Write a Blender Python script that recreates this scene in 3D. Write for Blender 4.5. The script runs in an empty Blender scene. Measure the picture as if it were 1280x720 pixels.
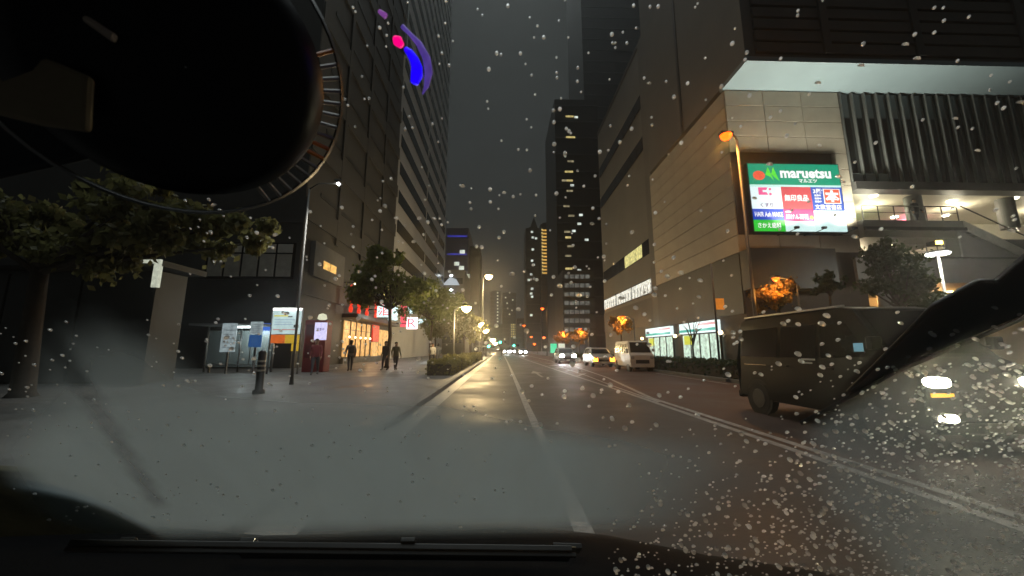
import bpy, bmesh, math, random
from mathutils import Vector, Matrix
R = math.radians
rnd = random.Random(7)
S = bpy.context.scene
C = S.collection

# ------------------------------------------------------------------ camera
F, PITCH, YAW, EYE = 470.0, R(9.3), R(1.7), Vector((0, 0, 1.35))
cd = bpy.data.cameras.new('camera'); cam = bpy.data.objects.new('camera', cd); C.objects.link(cam)
cd.sensor_width = 36; cd.lens = 36 * F / 1280; cd.clip_start = 0.02; cd.clip_end = 3000
cam.location = EYE; cam.rotation_euler = (R(90) + PITCH, 0, -YAW)
cd.dof.use_dof = True; cd.dof.focus_distance = 1.6; cd.dof.aperture_fstop = 12.0
S.camera = cam
S.view_settings.view_transform = 'Standard'; S.view_settings.look = 'None'
S.view_settings.exposure = 0.0; S.view_settings.gamma = 1.0
S.render.engine = 'CYCLES'
S.cycles.use_denoising = True; S.cycles.max_bounces = 8; S.cycles.transparent_max_bounces = 24
S.cycles.sample_clamp_indirect = 3.0; S.cycles.volume_bounces = 0; S.cycles.caustics_reflective = False; S.cycles.caustics_refractive = False
# ------------------------------------------------------------------ night sky: city glow on low cloud
wd = bpy.data.worlds.new('World'); S.world = wd; wd.use_nodes = True
nt = wd.node_tree; bg = nt.nodes['Background']
tc = nt.nodes.new('ShaderNodeTexCoord'); ns = nt.nodes.new('ShaderNodeTexNoise'); ns.inputs['Scale'].default_value = 1.6; ns.inputs['Detail'].default_value = 4
cr = nt.nodes.new('ShaderNodeValToRGB'); nt.links.new(tc.outputs['Generated'], ns.inputs['Vector']); nt.links.new(ns.outputs['Fac'], cr.inputs['Fac'])
cr.color_ramp.elements[0].position = .3; cr.color_ramp.elements[0].color = (.0165, .0185, .0178, 1)
cr.color_ramp.elements[1].position = .75; cr.color_ramp.elements[1].color = (.0215, .0235, .0225, 1)
nt.links.new(cr.outputs['Color'], bg.inputs['Color']); bg.inputs['Strength'].default_value = 1.0
# ------------------------------------------------------------------ weak, very soft glow coming down from the lit cloud
sd = bpy.data.lights.new('sun', 'SUN'); sd.energy = 1.15; sd.angle = R(60); sd.color = (.9, 1, 1.0)
so = bpy.data.objects.new('sun', sd); C.objects.link(so)
so.rotation_euler = Vector((.05, -.22, -.97)).to_track_quat('-Z', 'Y').to_euler()

# ------------------------------------------------------------------ layout helpers
def ray(px, py):
    u = (px - 640) / F; v = (360 - py) / F
    y = math.cos(PITCH) - v * math.sin(PITCH); z = v * math.cos(PITCH) + math.sin(PITCH)
    return Vector((u * math.cos(YAW) + y * math.sin(YAW), -u * math.sin(YAW) + y * math.cos(YAW), z))
def onY(px, py, Y): r = ray(px, py); return EYE + r * (Y / r.y)
def onX(px, py, X): r = ray(px, py); return EYE + r * (X / r.x)
def onG(px, py, z=0): r = ray(px, py); return EYE + r * ((z - EYE.z) / r.z)
GN = Vector((0, .7071, .7071)); GP = Vector((0, .85, 1.0))          # windshield plane
def glass(px, py, d=0.0):
    r = ray(px, py); return EYE + r * (((GP + GN * d - EYE).dot(GN)) / r.dot(GN))

# ------------------------------------------------------------------ materials
MATS = {}
def M(name, col, rough=.6, metal=0, var=.15, scale=2.0, bump=0.0, emit=None, es=0, spec=.5, coat=0, rvar=0):
    if name in MATS: return MATS[name]
    m = bpy.data.materials.new(name); MATS[name] = m; m.use_nodes = True
    t = m.node_tree; b = t.nodes['Principled BSDF']
    b.inputs['Roughness'].default_value = rough; b.inputs['Metallic'].default_value = metal
    b.inputs['Specular IOR Level'].default_value = spec; b.inputs['Coat Weight'].default_value = coat
    co = t.nodes.new('ShaderNodeTexCoord'); n = t.nodes.new('ShaderNodeTexNoise')
    n.inputs['Scale'].default_value = scale; n.inputs['Detail'].default_value = 6; n.inputs['Roughness'].default_value = .65
    t.links.new(co.outputs['Object'], n.inputs['Vector'])
    r = t.nodes.new('ShaderNodeValToRGB'); t.links.new(n.outputs['Fac'], r.inputs['Fac'])
    r.color_ramp.elements[0].position = .3; r.color_ramp.elements[1].position = .7
    r.color_ramp.elements[0].color = (*[c * (1 - var) for c in col], 1); r.color_ramp.elements[1].color = (*[min(1, c * (1 + var)) for c in col], 1)
    t.links.new(r.outputs['Color'], b.inputs['Base Color'])
    if rvar:
        mr = t.nodes.new('ShaderNodeMapRange'); mr.inputs[1].default_value = .3; mr.inputs[2].default_value = .7
        mr.inputs[3].default_value = max(.03, rough - rvar); mr.inputs[4].default_value = min(1, rough + rvar)
        t.links.new(n.outputs['Fac'], mr.inputs[0]); t.links.new(mr.outputs[0], b.inputs['Roughness'])
    if bump:
        n2 = t.nodes.new('ShaderNodeTexNoise'); n2.inputs['Scale'].default_value = scale * 14; n2.inputs['Detail'].default_value = 4
        t.links.new(co.outputs['Object'], n2.inputs['Vector'])
        bp = t.nodes.new('ShaderNodeBump'); bp.inputs['Strength'].default_value = bump; bp.inputs['Distance'].default_value = .02
        t.links.new(n2.outputs['Fac'], bp.inputs['Height']); t.links.new(bp.outputs['Normal'], b.inputs['Normal'])
    if emit:
        if es:
            n3 = t.nodes.new('ShaderNodeTexNoise'); n3.inputs['Scale'].default_value = scale * 2
            t.links.new(co.outputs['Object'], n3.inputs['Vector'])
            mr = t.nodes.new('ShaderNodeMapRange'); mr.inputs[1].default_value = .3; mr.inputs[2].default_value = .7
            mr.inputs[3].default_value = es * (1 - var); mr.inputs[4].default_value = es * (1 + var)
            t.links.new(n3.outputs['Fac'], mr.inputs[0]); t.links.new(mr.outputs[0], b.inputs['Emission Strength'])
        b.inputs['Emission Color'].default_value = (*emit, 1)
    return m
def E(name, col, s, var=.08, scale=3): return M(name, [min(.8, c) * .06 for c in col], .5, emit=col, es=s, var=var, scale=scale)

# ------------------------------------------------------------------ mesh helpers
class MB:
    def __init__(s): s.v = []; s.f = []
    def add(s, vs, fs):
        o = len(s.v); s.v += [tuple(v) for v in vs]; s.f += [tuple(i + o for i in f) for f in fs]; return s
    def box(s, x0, x1, y0, y1, z0, z1):
        return s.add([(x0, y0, z0), (x1, y0, z0), (x1, y1, z0), (x0, y1, z0), (x0, y0, z1), (x1, y0, z1), (x1, y1, z1), (x0, y1, z1)],
                     [(0, 3, 2, 1), (4, 5, 6, 7), (0, 1, 5, 4), (1, 2, 6, 5), (2, 3, 7, 6), (3, 0, 4, 7)])
    def tube(s, pts, rs, n=8, cap=True):
        pts = [Vector(p) for p in pts]
        if not hasattr(rs, '__len__'): rs = [rs] * len(pts)
        vs = []; fs = []
        for i, p in enumerate(pts):
            d = (pts[min(i + 1, len(pts) - 1)] - pts[max(i - 1, 0)]).normalized()
            a = d.orthogonal() if i == 0 else (pa - d * pa.dot(d))
            a.normalize(); pa = a; b = d.cross(a)
            for k in range(n):
                t = 2 * math.pi * k / n; vs.append(p + (a * math.cos(t) + b * math.sin(t)) * rs[i])
        for i in range(len(pts) - 1):
            for k in range(n): fs.append((i * n + k, i * n + (k + 1) % n, (i + 1) * n + (k + 1) % n, (i + 1) * n + k))
        if cap: fs.append(tuple(range(n))[::-1]); fs.append(tuple((len(pts) - 1) * n + k for k in range(n)))
        return s.add(vs, fs)
    def prism(s, pts, d):                       # polygon swept along vector d
        d = Vector(d); n = len(pts); pts = [Vector(p) for p in pts]
        return s.add(pts + [p + d for p in pts], [tuple(range(n))[::-1], tuple(range(n, 2 * n))] + [(i, (i + 1) % n, n + (i + 1) % n, n + i) for i in range(n)])
    def lathe(s, prof, c=(0, 0, 0), n=12):      # (r, z) about z
        vs = []; fs = []
        for r, z in prof:
            for k in range(n):
                t = 2 * math.pi * k / n; vs.append((c[0] + r * math.cos(t), c[1] + r * math.sin(t), c[2] + z))
        for i in range(len(prof) - 1):
            for k in range(n): fs.append((i * n + k, i * n + (k + 1) % n, (i + 1) * n + (k + 1) % n, (i + 1) * n + k))
        fs.append(tuple(range(n))[::-1]); fs.append(tuple((len(prof) - 1) * n + k for k in range(n)))
        return s.add(vs, fs)
    def mesh(s, name, fix=True):
        me = bpy.data.meshes.new(name); me.from_pydata(s.v, [], s.f)
        if fix:
            b = bmesh.new(); b.from_mesh(me); bmesh.ops.recalc_face_normals(b, faces=b.faces); b.to_mesh(me); b.free()
        return me
    def build(s, name, mat, parent=None, smooth=False, bevel=0, fix=True):
        o = base(parent)                        # vertices are given in world space, stored relative to the root
        s.v = [(v[0] - o.x, v[1] - o.y, v[2] - o.z) for v in s.v]
        return put(name, s.mesh(name, fix), mat, parent, smooth, bevel)
def base(p):
    o = Vector((0, 0, 0))
    while p is not None:
        o += p.location; p = p.parent
    return o
def put(name, me, mat, parent=None, smooth=False, bevel=0, loc=None):
    if mat is not None and not me.materials: me.materials.append(mat)
    o = bpy.data.objects.new(name, me); C.objects.link(o); o.parent = parent
    if loc is not None: o.location = loc
    if smooth: me.polygons.foreach_set('use_smooth', [True] * len(me.polygons))
    if bevel:
        b = o.modifiers.new('bevel', 'BEVEL'); b.width = bevel; b.segments = 2; b.limit_method = 'ANGLE'
    return o
def thing(name, label, cat, loc=(0, 0, 0), group=None, rotz=0):
    o = bpy.data.objects.new(name, None); C.objects.link(o); o.location = loc; o.rotation_euler = (0, 0, rotz); o.empty_display_size = .2
    return tag(o, label, cat, group)
def tag(o, label, cat, group=None):
    o['label'] = label; o['category'] = cat
    if group: o['group'] = group
    return o
def struct(o): o['kind'] = 'structure'; return o
def bx(name, mat, parent, *c, bevel=0): return MB().box(*c).build(name, mat, parent, bevel=bevel)
def copy_tree(o, parent=None):
    c = o.copy(); C.objects.link(c); c.parent = parent
    for ch in [x for x in KIDS.get(o.name, [])]: copy_tree(ch, c)
    return c
KIDS = {}
def lamp(parent, loc, power, col, radius=.12, kind='POINT', spot=None, aim=None):
    l = bpy.data.lights.new('bulb_light', kind); l.energy = power; l.color = col; l.shadow_soft_size = radius
    o = bpy.data.objects.new('bulb_light', l); C.objects.link(o); o.parent = parent; o.location = Vector(loc) - base(parent)
    if kind == 'SPOT':
        l.spot_size = spot; l.spot_blend = .6; o.rotation_euler = Vector(aim).to_track_quat('-Z', 'Y').to_euler()
    return o
def text(body, mat, parent, origin, ux, uy, w, h, name='lettering', bold=0.0, depth=.01):
    """flat raised lettering filling a w by h box, centred at origin, along unit vectors ux, uy"""
    cu = bpy.data.curves.new(name, 'FONT'); cu.body = body; cu.extrude = depth; cu.offset = bold; cu.resolution_u = 2
    to = bpy.data.objects.new(name, cu); C.objects.link(to)
    dg = bpy.context.evaluated_depsgraph_get(); me = bpy.data.meshes.new_from_object(to.evaluated_get(dg)); bpy.data.objects.remove(to)
    xs = [v.co.x for v in me.vertices]; ys = [v.co.y for v in me.vertices]
    if not xs: return None
    x0, x1, y0, y1 = min(xs), max(xs), min(ys), max(ys)
    ux, uy = Vector(ux), Vector(uy); nz = ux.cross(uy); o = Vector(origin) - base(parent)
    for v in me.vertices:
        v.co = o + ux * ((v.co.x - (x0 + x1) / 2) / (x1 - x0) * w) + uy * ((v.co.y - (y0 + y1) / 2) / (y1 - y0) * h) + nz * v.co.z
    me.materials.clear(); return put(name, me, mat, parent)

ORD = ('first', 'second', 'third', 'fourth', 'fifth', 'sixth')
# common materials
concrete = M('concrete', (.16, .155, .145), .75, var=.2, scale=.6, bump=.15)
dark_stone = M('dark_stone', (.085, .082, .075), .6, var=.2, scale=.5, bump=.1)
dark_metal = M('dark_metal', (.03, .03, .032), .4, .6)
grey_metal = M('grey_metal', (.25, .25, .25), .4, .7)
pole_paint = M('pole_paint', (.1, .1, .095), .5, .3)
black_glass = M('black_glass', (.006, .007, .008), .15, var=.1, spec=.16)
rubber = M('rubber', (.012, .012, .012), .7)
white_paint = M('white_paint', (.7, .7, .68), .5)
# ------------------------------------------------------------------ ground, road, pavements
def asphalt(name, col, rough):
    m = M(name, col, rough, var=.42, scale=.55, bump=.4, rvar=.17, spec=.32); return m
wet = asphalt('wet_asphalt', (.06, .058, .055), .56)
tinted_asph = asphalt('lamp_tinted_asphalt', (.088, .05, .037), .66)  # red-brown tint of the sodium light is put into this asphalt's colour
paving = M('wet_paving', (.125, .122, .118), .5, var=.32, scale=.7, bump=.25, rvar=.22)
struct(MB().add([(-900, -60, -.02), (900, -60, -.02), (900, 1800, -.02), (-900, 1800, -.02)], [(0, 1, 2, 3)]).build('ground', wet))
struct(MB().add([(-1.9, -20, 0), (4.1, -20, 0), (4.1, 420, 0), (-1.9, 420, 0)], [(0, 1, 2, 3)]).build('road', wet))
struct(MB().add([(4.1, -20, 0), (9.5, -20, 0), (9.5, 420, 0), (4.1, 420, 0)], [(0, 1, 2, 3)]).build('road', tinted_asph))
struct(MB().add([(9.5, 2, -.004), (70, 2, -.004), (70, 14.5, -.004), (9.5, 14.5, -.004)], [(0, 1, 2, 3)]).build('road', tinted_asph))
struct(MB().box(-70, -2.05, -20, 420, -.1, .12).build('pavement', paving))
struct(MB().box(9.65, 70, 14.65, 420, -.1, .12).build('pavement', paving))
kerb = struct(MB().box(-2.05, -1.9, 60, 420, -.1, .135).build('kerb', concrete))
kerb2 = struct(MB().box(9.5, 9.65, 60, 420, -.1, .135).build('kerb', concrete))
ks = MB().box(-.075, .075, 0, .985, -.1, .135).mesh('kerb_stone')
for i in range(64):
    y = -4 + i
    put('kerb_stone', ks, concrete, kerb, loc=(-1.975, y, rnd.uniform(-.004, .004)), bevel=.012)
    if y > 15: put('kerb_stone', ks, concrete, kerb2, loc=(9.575, y, rnd.uniform(-.004, .004)), bevel=.012)
# painted lines (worn white paint)
paint = M('road_paint', (.3, .29, .27), .5, var=.6, scale=7, bump=.1)
def line(pts, w, z=.005):
    vs = []; fs = []
    for i, (x, y) in enumerate(pts): vs += [(x - w / 2, y, z), (x + w / 2, y, z)]
    for i in range(len(pts) - 1): fs.append((2 * i, 2 * i + 1, 2 * i + 3, 2 * i + 2))
    return struct(MB().add(vs, fs).build('lane_line', paint))
line([(.62, -5), (.64, 10), (.75, 40), (.8, 180)], .15)
line([(3.98, -5), (3.98, 12), (3.75, 25), (3.3, 60), (3.2, 180)], .14)
line([(4.25, -5), (4.25, 10.9), (4.57, 13.5), (5.2, 18.7), (6.0, 31), (6.1, 180)], .14)
line([(4.12, 10), (4.2, 14), (4.5, 20), (4.75, 34)], .1)
line([(9.0, 15), (9.0, 22)], .12)
for k in range(8):
    y = 20 + k * 4; struct(MB().add([(3.9, y, .0065), (4.15, y, .0065), (4.9 + .06 * k, y + 1.7, .0065), (4.65 + .06 * k, y + 1.7, .0065)], [(0, 1, 2, 3)]).build('hatch_line', paint))
struct(MB().add([(2.0, 19, .005), (2.14, 19, .005), (2.14, 22, .005), (2.4, 22, .005), (2.07, 24.5, .005), (1.74, 22, .005), (2.0, 22, .005)], [(0, 1, 2, 3, 4, 5, 6)]).build('road_arrow', paint))
gut = M('gutter_stone', (.3, .29, .26), .5, bump=.1)
struct(MB().add([(-1.9, -5, .004), (-1.5, -5, .004), (-1.5, 120, .004), (-1.9, 120, .004)], [(0, 1, 2, 3)]).build('gutter', gut))

# ================================================================== shopping mall on the corner
beige = M('beige_panel', (.33, .3, .24), .55, var=.1, scale=.8, bump=.05)
brown = M('recess_brown', (.055, .04, .032), .7)
grey_wall = M('grey_wall', (.11, .108, .1), .7, var=.12, scale=.3, bump=.08)
soffit_m = M('soffit_white', (.19, .25, .275), .45, var=.06, scale=.6)
louvre_m = M('louvre_dark', (.05, .047, .042), .55, var=.25, scale=.7)
cream = M('cream_wall', (.62, .58, .46), .6, var=.08, scale=.4)
slab_m = M('deck_grey', (.17, .17, .16), .6, var=.15, scale=.7)
down_w = E('downlight_white', (1, .93, .7), 14)
down_o = E('downlight_amber', (1, .62, .2), 12)
mall = thing('shopping_mall', 'beige panelled shopping mall with overhanging pale soffit on the street corner', 'building', (14, 21, 0))
bx('wall', brown, mall, 14.08, 21.4, 21.08, 33, 0, 17.55)
upper = bx('upper_wall', grey_wall, mall, 14.0, 60, 18.8, 33, 17.85, 40)
bx('soffit', soffit_m, mall, 13.9, 60, 18.6, 21.3, 17.56, 17.85)
PW, PH = 2.45, 1.05
fp = MB().box(.015, PW - .015, 0, .075, .02, PH - .02).mesh('panel'); rp = MB().box(0, .075, .015, PW - .015, .02, PH - .02).mesh('panel')
for r in range(10):
    z = 7.02 + r * PH
    for c in range(3):
        if r in (1, 2, 3, 4, 5) and c < 3 and 8.0 < z < 13.0 and c < 3:
            if c == 2:
                put('panel', MB().box(1.5, PW - .015, 0, .075, .02, PH - .02).mesh('panel'), beige, mall, loc=(c * PW, .002, z), bevel=.01)
            continue
        put('panel', fp, beige, mall, loc=(c * PW, .002, z), bevel=.01)
    for c in range(5): put('panel', rp, grey_wall if False else beige, mall, loc=(.002, .09 + c * PW * .97, z), bevel=.01)
dark_base = M('dark_cladding', (.035, .035, .033), .5, var=.2, scale=.6)
bx('canopy_box', dark_base, mall, 13.98, 18.9, 20.1, 21.05, 4.7, 7.0)
bx('base_wall', dark_base, mall, 14.02, 14.07, 21.2, 33, 3.4, 6.98)
for k in range(16):      # horizontal louvres of the dark upper storeys
    bx('louvre', louvre_m, upper, 14.6, 60, 18.62, 18.795, 18.2 + k * .78, 18.2 + k * .78 + .58)
for x in (18.5, 24, 30.5, 37): bx('pilaster', dark_base, upper, x, x + .45, 18.5, 18.615, 18.1, 40)
bx('wall_joint', dark_base, upper, 13.97, 13.995, 26.2, 26.55, 17.86, 40)
# glazed front between mullions
pane_me = MB().box(.03, .77, 0, .03, 0, 6.05).mesh('pane'); mull_me = MB().box(-.03, .03, -.16, .05, 0, 6.1).mesh('mullion')
fin = M('mullion_grey', (.13, .14, .135), .4, .5)
dglass = M('curtain_glass', (.02, .024, .024), .08, var=.3, scale=.5, spec=.7)
spand = M('spandrel_grey', (.32, .36, .36), .35)
for k in range(20):
    put('pane', pane_me, dglass, mall, loc=(7.45 + k * .8, .12, 11.45))
    if k < 3: put('spandrel', MB().box(.04, .76, -.05, .0, 0, .55).mesh('spandrel'), spand, mall, loc=(7.45 + k * .8, .1, 11.5))
for k in range(21): put('mullion', mull_me, fin, mall, loc=(7.45 + k * .8, .1, 11.42))
bx('back_wall', cream, mall, 21.5, 60, 27, 27.2, 5.3, 11)
bx('beam', dark_base, mall, 21.4, 60, 20.75, 21.5, 10.9, 11.4)
bx('ceiling', cream, mall, 21.45, 60, 21.55, 26.98, 11.0, 11.2)
bx('deck', slab_m, mall, 21.42, 27.6, 20.75, 26.9, 7.9, 8.95)
bx('deck_ledge', dark_base, mall, 21.42, 27.6, 20.6, 20.74, 8.3, 8.5)
bx('floor_slab', slab_m, mall, 21.42, 60, 20.5, 26.95, 5.1, 5.28)
bx('parapet', slab_m, mall, 20.2, 60, 20.3, 20.48, 5.1, 6.5)
bx('parapet_cap', dark_base, mall, 20.15, 60, 20.22, 20.55, 6.51, 6.6)
bx('side_wall', slab_m, mall, 26.5, 32.5, 20.95, 21.1, 5.3, 7.88)
bx('ground_wall', cream, mall, 14.5, 60, 26.5, 26.8, .12, 5.08)
col_me = MB().lathe([(.42, 0), (.42, 1.98)], n=28).mesh('column')
for x, y in ((12.1, .9), (18.6, 1.2), (24, 1.2)): put('column', col_me, slab_m, mall, loc=(x, y, 8.96 if x < 13.6 else 9.0))
col2 = MB().lathe([(.4, 0), (.4, 4.9)], n=16).mesh('column')
for x in (9, 14, 19.5): put('column', col2, slab_m, mall, loc=(x, .6, .12))
rail_m = M('rail_metal', (.12, .12, .115), .4, .6)
def railing(x0, x1, y, z, n, h=.95):
    r = MB().box(x0, x1, y - .025, y + .025, z + h - .05, z + h).box(x0, x1, y - .012, y + .012, z + h * .52, z + h * .52 + .03).build('handrail', rail_m, mall)
    for k in range(n + 1):
        x = x0 + (x1 - x0) * k / n; bx('baluster', rail_m, r, x - .02, x + .02, y - .02, y + .02, z, z + h - .05)
railing(21.6, 27.5, 20.85, 8.95, 6); railing(21.7, 26.4, 20.9, 6.6, 4, .85); railing(28, 36, 22.6, 6.6, 6, 1.8)
# stair down from the deck
st = bx('stair', slab_m, mall, 27.61, 27.7, 20.75, 22.4, 8.2, 8.95)
for k in range(14):
    x = 27.7 + k * .36; z = 8.9 - k * .19
    bx('step', slab_m, st, x, x + .38, 20.8, 22.4, z - .25, z - .06)
MB().prism([(27.6, 20.7, 8.95), (32.9, 20.7, 6.2), (32.9, 20.7, 5.7), (27.6, 20.7, 8.4)], (0, .08, 0)).build('stringer', M('stringer_pale', (.5, .48, .42), .5), st)
MB().tube([(27.6, 20.75, 9.9), (33.2, 20.75, 7.1)], .04, 6).build('handrail', rail_m, st)
MB().prism([(27.0, 20.6, 5.3), (27.0, 20.6, 8.3), (32.6, 20.6, 5.4)], (0, .09, 0)).build('stair_side', slab_m, st)
for x, y, z in ((23.8, 24, 10.98), (23.6, 21.9, 10.98), (29.5, 22.6, 10.98), (28.9, 25.6, 10.98), (32.3, 25.2, 10.98), (36, 23, 10.98), (33, 22, 10.98)):
    d = put('downlight', MB().lathe([(.2, -.05), (.2, .02)], n=10).mesh('downlight'), down_w, mall, loc=(x - 14, y - 21, z))
for x, z in ((25, 10.4), (31, 10.4), (37, 10.4)): lamp(mall, (x, 23.6, z), 170, (1, .9, .66), .3)
for x, y in ((22.6, 23), (24.6, 22.4), (25.6, 25)):
    put('downlight', MB().lathe([(.16, -.05), (.16, .02)], n=10).mesh('downlight'), down_w, mall, loc=(x - 14, y - 21, 7.86))
lamp(mall, (24, 23.8, 7.4), 170, (1, .8, .5), .3)
for x in (18, 20.5, 23, 26.5, 29):
    put('downlight', MB().lathe([(.18, -.05), (.18, .02)], n=10).mesh('downlight'), down_o, mall, loc=(x - 14, 2.2, 5.06))
for x in (18.5, 23, 28): lamp(mall, (x, 23.4, 4.5), 330, (1, .5, .16), .3)
# green and pink glows of shop lights on the back wall
for x, col, nm in ((24.6, (.2, 1, .25), 'green_lamp'), (30.4, (1, .2, .35), 'pink_lamp')):
    put(nm, MB().lathe([(.1, 0), (.1, .1)], n=8).mesh(nm), E(nm, col, 4), mall, loc=(x - 14, 5.4, 10.75)); lamp(mall, (x, 26.2, 10.5), 55, col, .08)

# ------------------------------------------------------------------ lit tenant sign board
sg = thing('sign_board', 'lit supermarket sign board with green header over coloured tenant panels on the mall', 'sign', (17.6, 20.98, 8.2))
SX0, SX1, SZ0, SZ1 = 14.85, 20.45, 8.2, 12.45
bx('case', dark_base, sg, SX0 - .06, SX1 + .06, 20.8, 21.15, SZ0 - .06, SZ1 + .06)
def sp(name, x0, x1, z0, z1, col, s=1.0):     # fractions of the board
    w, h = SX1 - SX0, SZ1 - SZ0
    return bx(name, E('sign_%s_%d_%d' % (name, x0 * 100, z0 * 100), col, s * .95, .05, 1), sg, SX0 + x0 * w + .008, SX0 + x1 * w - .008, 20.765, 20.798, SZ0 + z0 * h + .008, SZ0 + z1 * h - .008)
def st_(body, mat, cx, cz, w, h, par=None, bold=.02):
    W, Hh = SX1 - SX0, SZ1 - SZ0
    return text(body, mat, sg, (SX0 + cx * W, 20.758, SZ0 + cz * Hh), (1, 0, 0), (0, 0, 1), w * W, h * Hh, 'lettering', bold, .004)
s_white = E('sign_white', (.82, 1, .98), .95); s_txt = E('sign_text_white', (1, 1, 1), 1.0); s_red = E('sign_red', (1, .13, .06), .8); s_lime = E('sign_lime', (.12, .85, .05), .8)
s_pink = E('sign_pink', (1, .12, .35), .8); s_blue = E('sign_blue', (.04, .12, .7), .7); s_org = E('sign_orange', (1, .5, .05), .9); s_dk = E('sign_purple', (.35, .2, .45), .4)
sp('header', 0, 1, .685, 1, (.0, .36, .2), .85); sp('strip', 0, 1, .655, .685, (.6, 1, .9), .9)
sp('panel', 0, .335, .325, .655, (.78, .97, 1)); sp('panel', .335, .66, .325, .655, (.78, .09, .11), .75); sp('panel', .66, 1, .31, .655, (.03, .11, .6), .8)
sp('panel', 0, .335, .165, .325, (.01, .07, .65), .8); sp('panel', .335, .66, .15, .325, (.95, .04, .2), .8); sp('panel', 0, .335, 0, .165, (.04, .72, .05), .8)
sp('panel', .335, .66, 0, .15, (.74, 1, .97)); sp('panel', .66, 1, 0, .31, (.7, .98, .95))
W_, H_ = SX1 - SX0, SZ1 - SZ0
def disc(cx, cz, rx, rz, mat, name='emblem', n=20, y=20.757):
    MB().prism([(SX0 + cx * W_ + rx * math.cos(t), y, SZ0 + cz * H_ + rz * math.sin(t)) for t in [2 * math.pi * k / n for k in range(n)]], (0, .007, 0)).build(name, mat, sg)
def poly(pts, mat, name='emblem', y=20.757): MB().prism([(SX0 + a * W_, y, SZ0 + b * H_) for a, b in pts], (0, .007, 0)).build(name, mat, sg)
disc(.11, .82, .37, .3, s_red)
poly([(.18, .83), (.215, .95), (.27, .74), (.235, .8)], s_lime); poly([(.245, .84), (.275, .95), (.33, .735), (.29, .78)], s_lime)
st_('maruetsu', s_txt, .625, .855, .56, .14, bold=.035); st_('マルエツ', s_txt, .64, .745, .2, .055)
poly([(.085, .64), (.19, .64), (.17, .6), (.13, .6), (.13, .57), (.17, .57), (.19, .53), (.085, .53)], s_pink)
poly([(.2, .63), (.225, .63), (.225, .6), (.2, .6)], s_pink); poly([(.2, .56), (.225, .56), (.225, .525), (.2, .525)], s_pink)
st_('くすり', s_dk, .16, .38, .14, .06)
st_('無印良品', s_txt, .49, .49, .26, .1, bold=.02)
st_('3階', s_txt, .73, .595, .1, .075); st_('文教堂書店', s_txt, .825, .36, .29, .075, bold=.015)
for k in range(3): st_('営業中', s_txt, .725, .53 - k * .045, .07, .03)
poly([(.79, .63), (.975, .63), (.975, .41), (.79, .41)], s_txt); poly([(.8, .62), (.965, .62), (.965, .42), (.8, .42)], s_red, y=20.752); 
text('本', s_txt, sg, (SX0 + .882 * W_, 20.744, SZ0 + .52 * H_), (1, 0, 0), (0, 0, 1), .155 * W_, .175 * H_, 'lettering', .06, .004)
st_('HAIR Ash MAKE', s_txt, .17, .245, .3, .07, bold=.01); st_('ほけん百花', s_txt, .475, .215, .24, .075, bold=.015); disc(.63, .205, .12, .12, s_org, n=5)
disc(.385, .285, .2, .06, s_txt); st_('さかえ歯科', s_txt, .165, .085, .25, .08, bold=.015)
for x in (16.8, 18.4, 20.2):      # small spot arms under the board
    MB().tube([(x - .5, 20.95, 8.0), (x - .2, 20.4, 8.05), (x, 20.06, 8.15)], .02, 6).build('lamp_arm', dark_metal, sg); bx('lamp_head', dark_metal, sg, x - .12, x + .12, 20.0, 20.12, 8.15, 8.27); lamp(sg, (x, 20.05, 8.4), 2700, (1, .95, .78), .25, 'SPOT', R(140), (0, .12, 1))

# ================================================================== right-hand office block
offw = M('office_wall', (.13, .128, .118), .65, var=.1, scale=.25, bump=.06)
ofb = thing('office_block', 'tall plain grey office block with lit window strips beyond the mall', 'building', (14.5, 33.1, 0))
bx('wall', offw, ofb, 14.5, 50, 33.1, 52, 0, 33.2)
bx('parapet', dark_base, ofb, 14.44, 50, 33.12, 52, 33.21, 33.7)
wb = M('window_band', (.015, .016, .016), .2)
lit_w = E('window_lit_white', (1, .98, .85), .85, .5, 2); lit_y = E('window_lit_yellow', (1, .9, .35), .7, .4, 2)
for z, lit in ((10.6, 0), (21.5, 0), (26.2, 0), (15.9, None)):
    if lit is None: continue
    bd = bx('window_band', wb, ofb, 14.44, 14.49, 35, 51.6, z, z + 1.5)
    for k in range(9):
        y = 35.2 + k * 1.83
        bx('window', lit_y if (z < 11 and k in (1, 2, 3)) else wb, bd, 14.41, 14.435, y, y + 1.7, z + .08, z + 1.42)
bd = bx('window_band', wb, ofb, 14.44, 14.49, 35, 51.8, 6.7, 8.2)
for k in range(3):
    y = 35.2 + k * 5.6; bx('window', lit_w, bd, 14.41, 14.435, y, y + 5.3, 6.8, 8.1)
    for q in range(6): bx('blind', offw, bd, 14.39, 14.408, y + q * .9, y + q * .9 + .1, 6.8, 7.7)
bx('base_wall', dark_base, ofb, 14.42, 14.49, 33.15, 52, 3.6, 6.3)
bx('pier', grey_wall, ofb, 14.2, 14.48, 33.12, 34.6, 0, 33)

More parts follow.
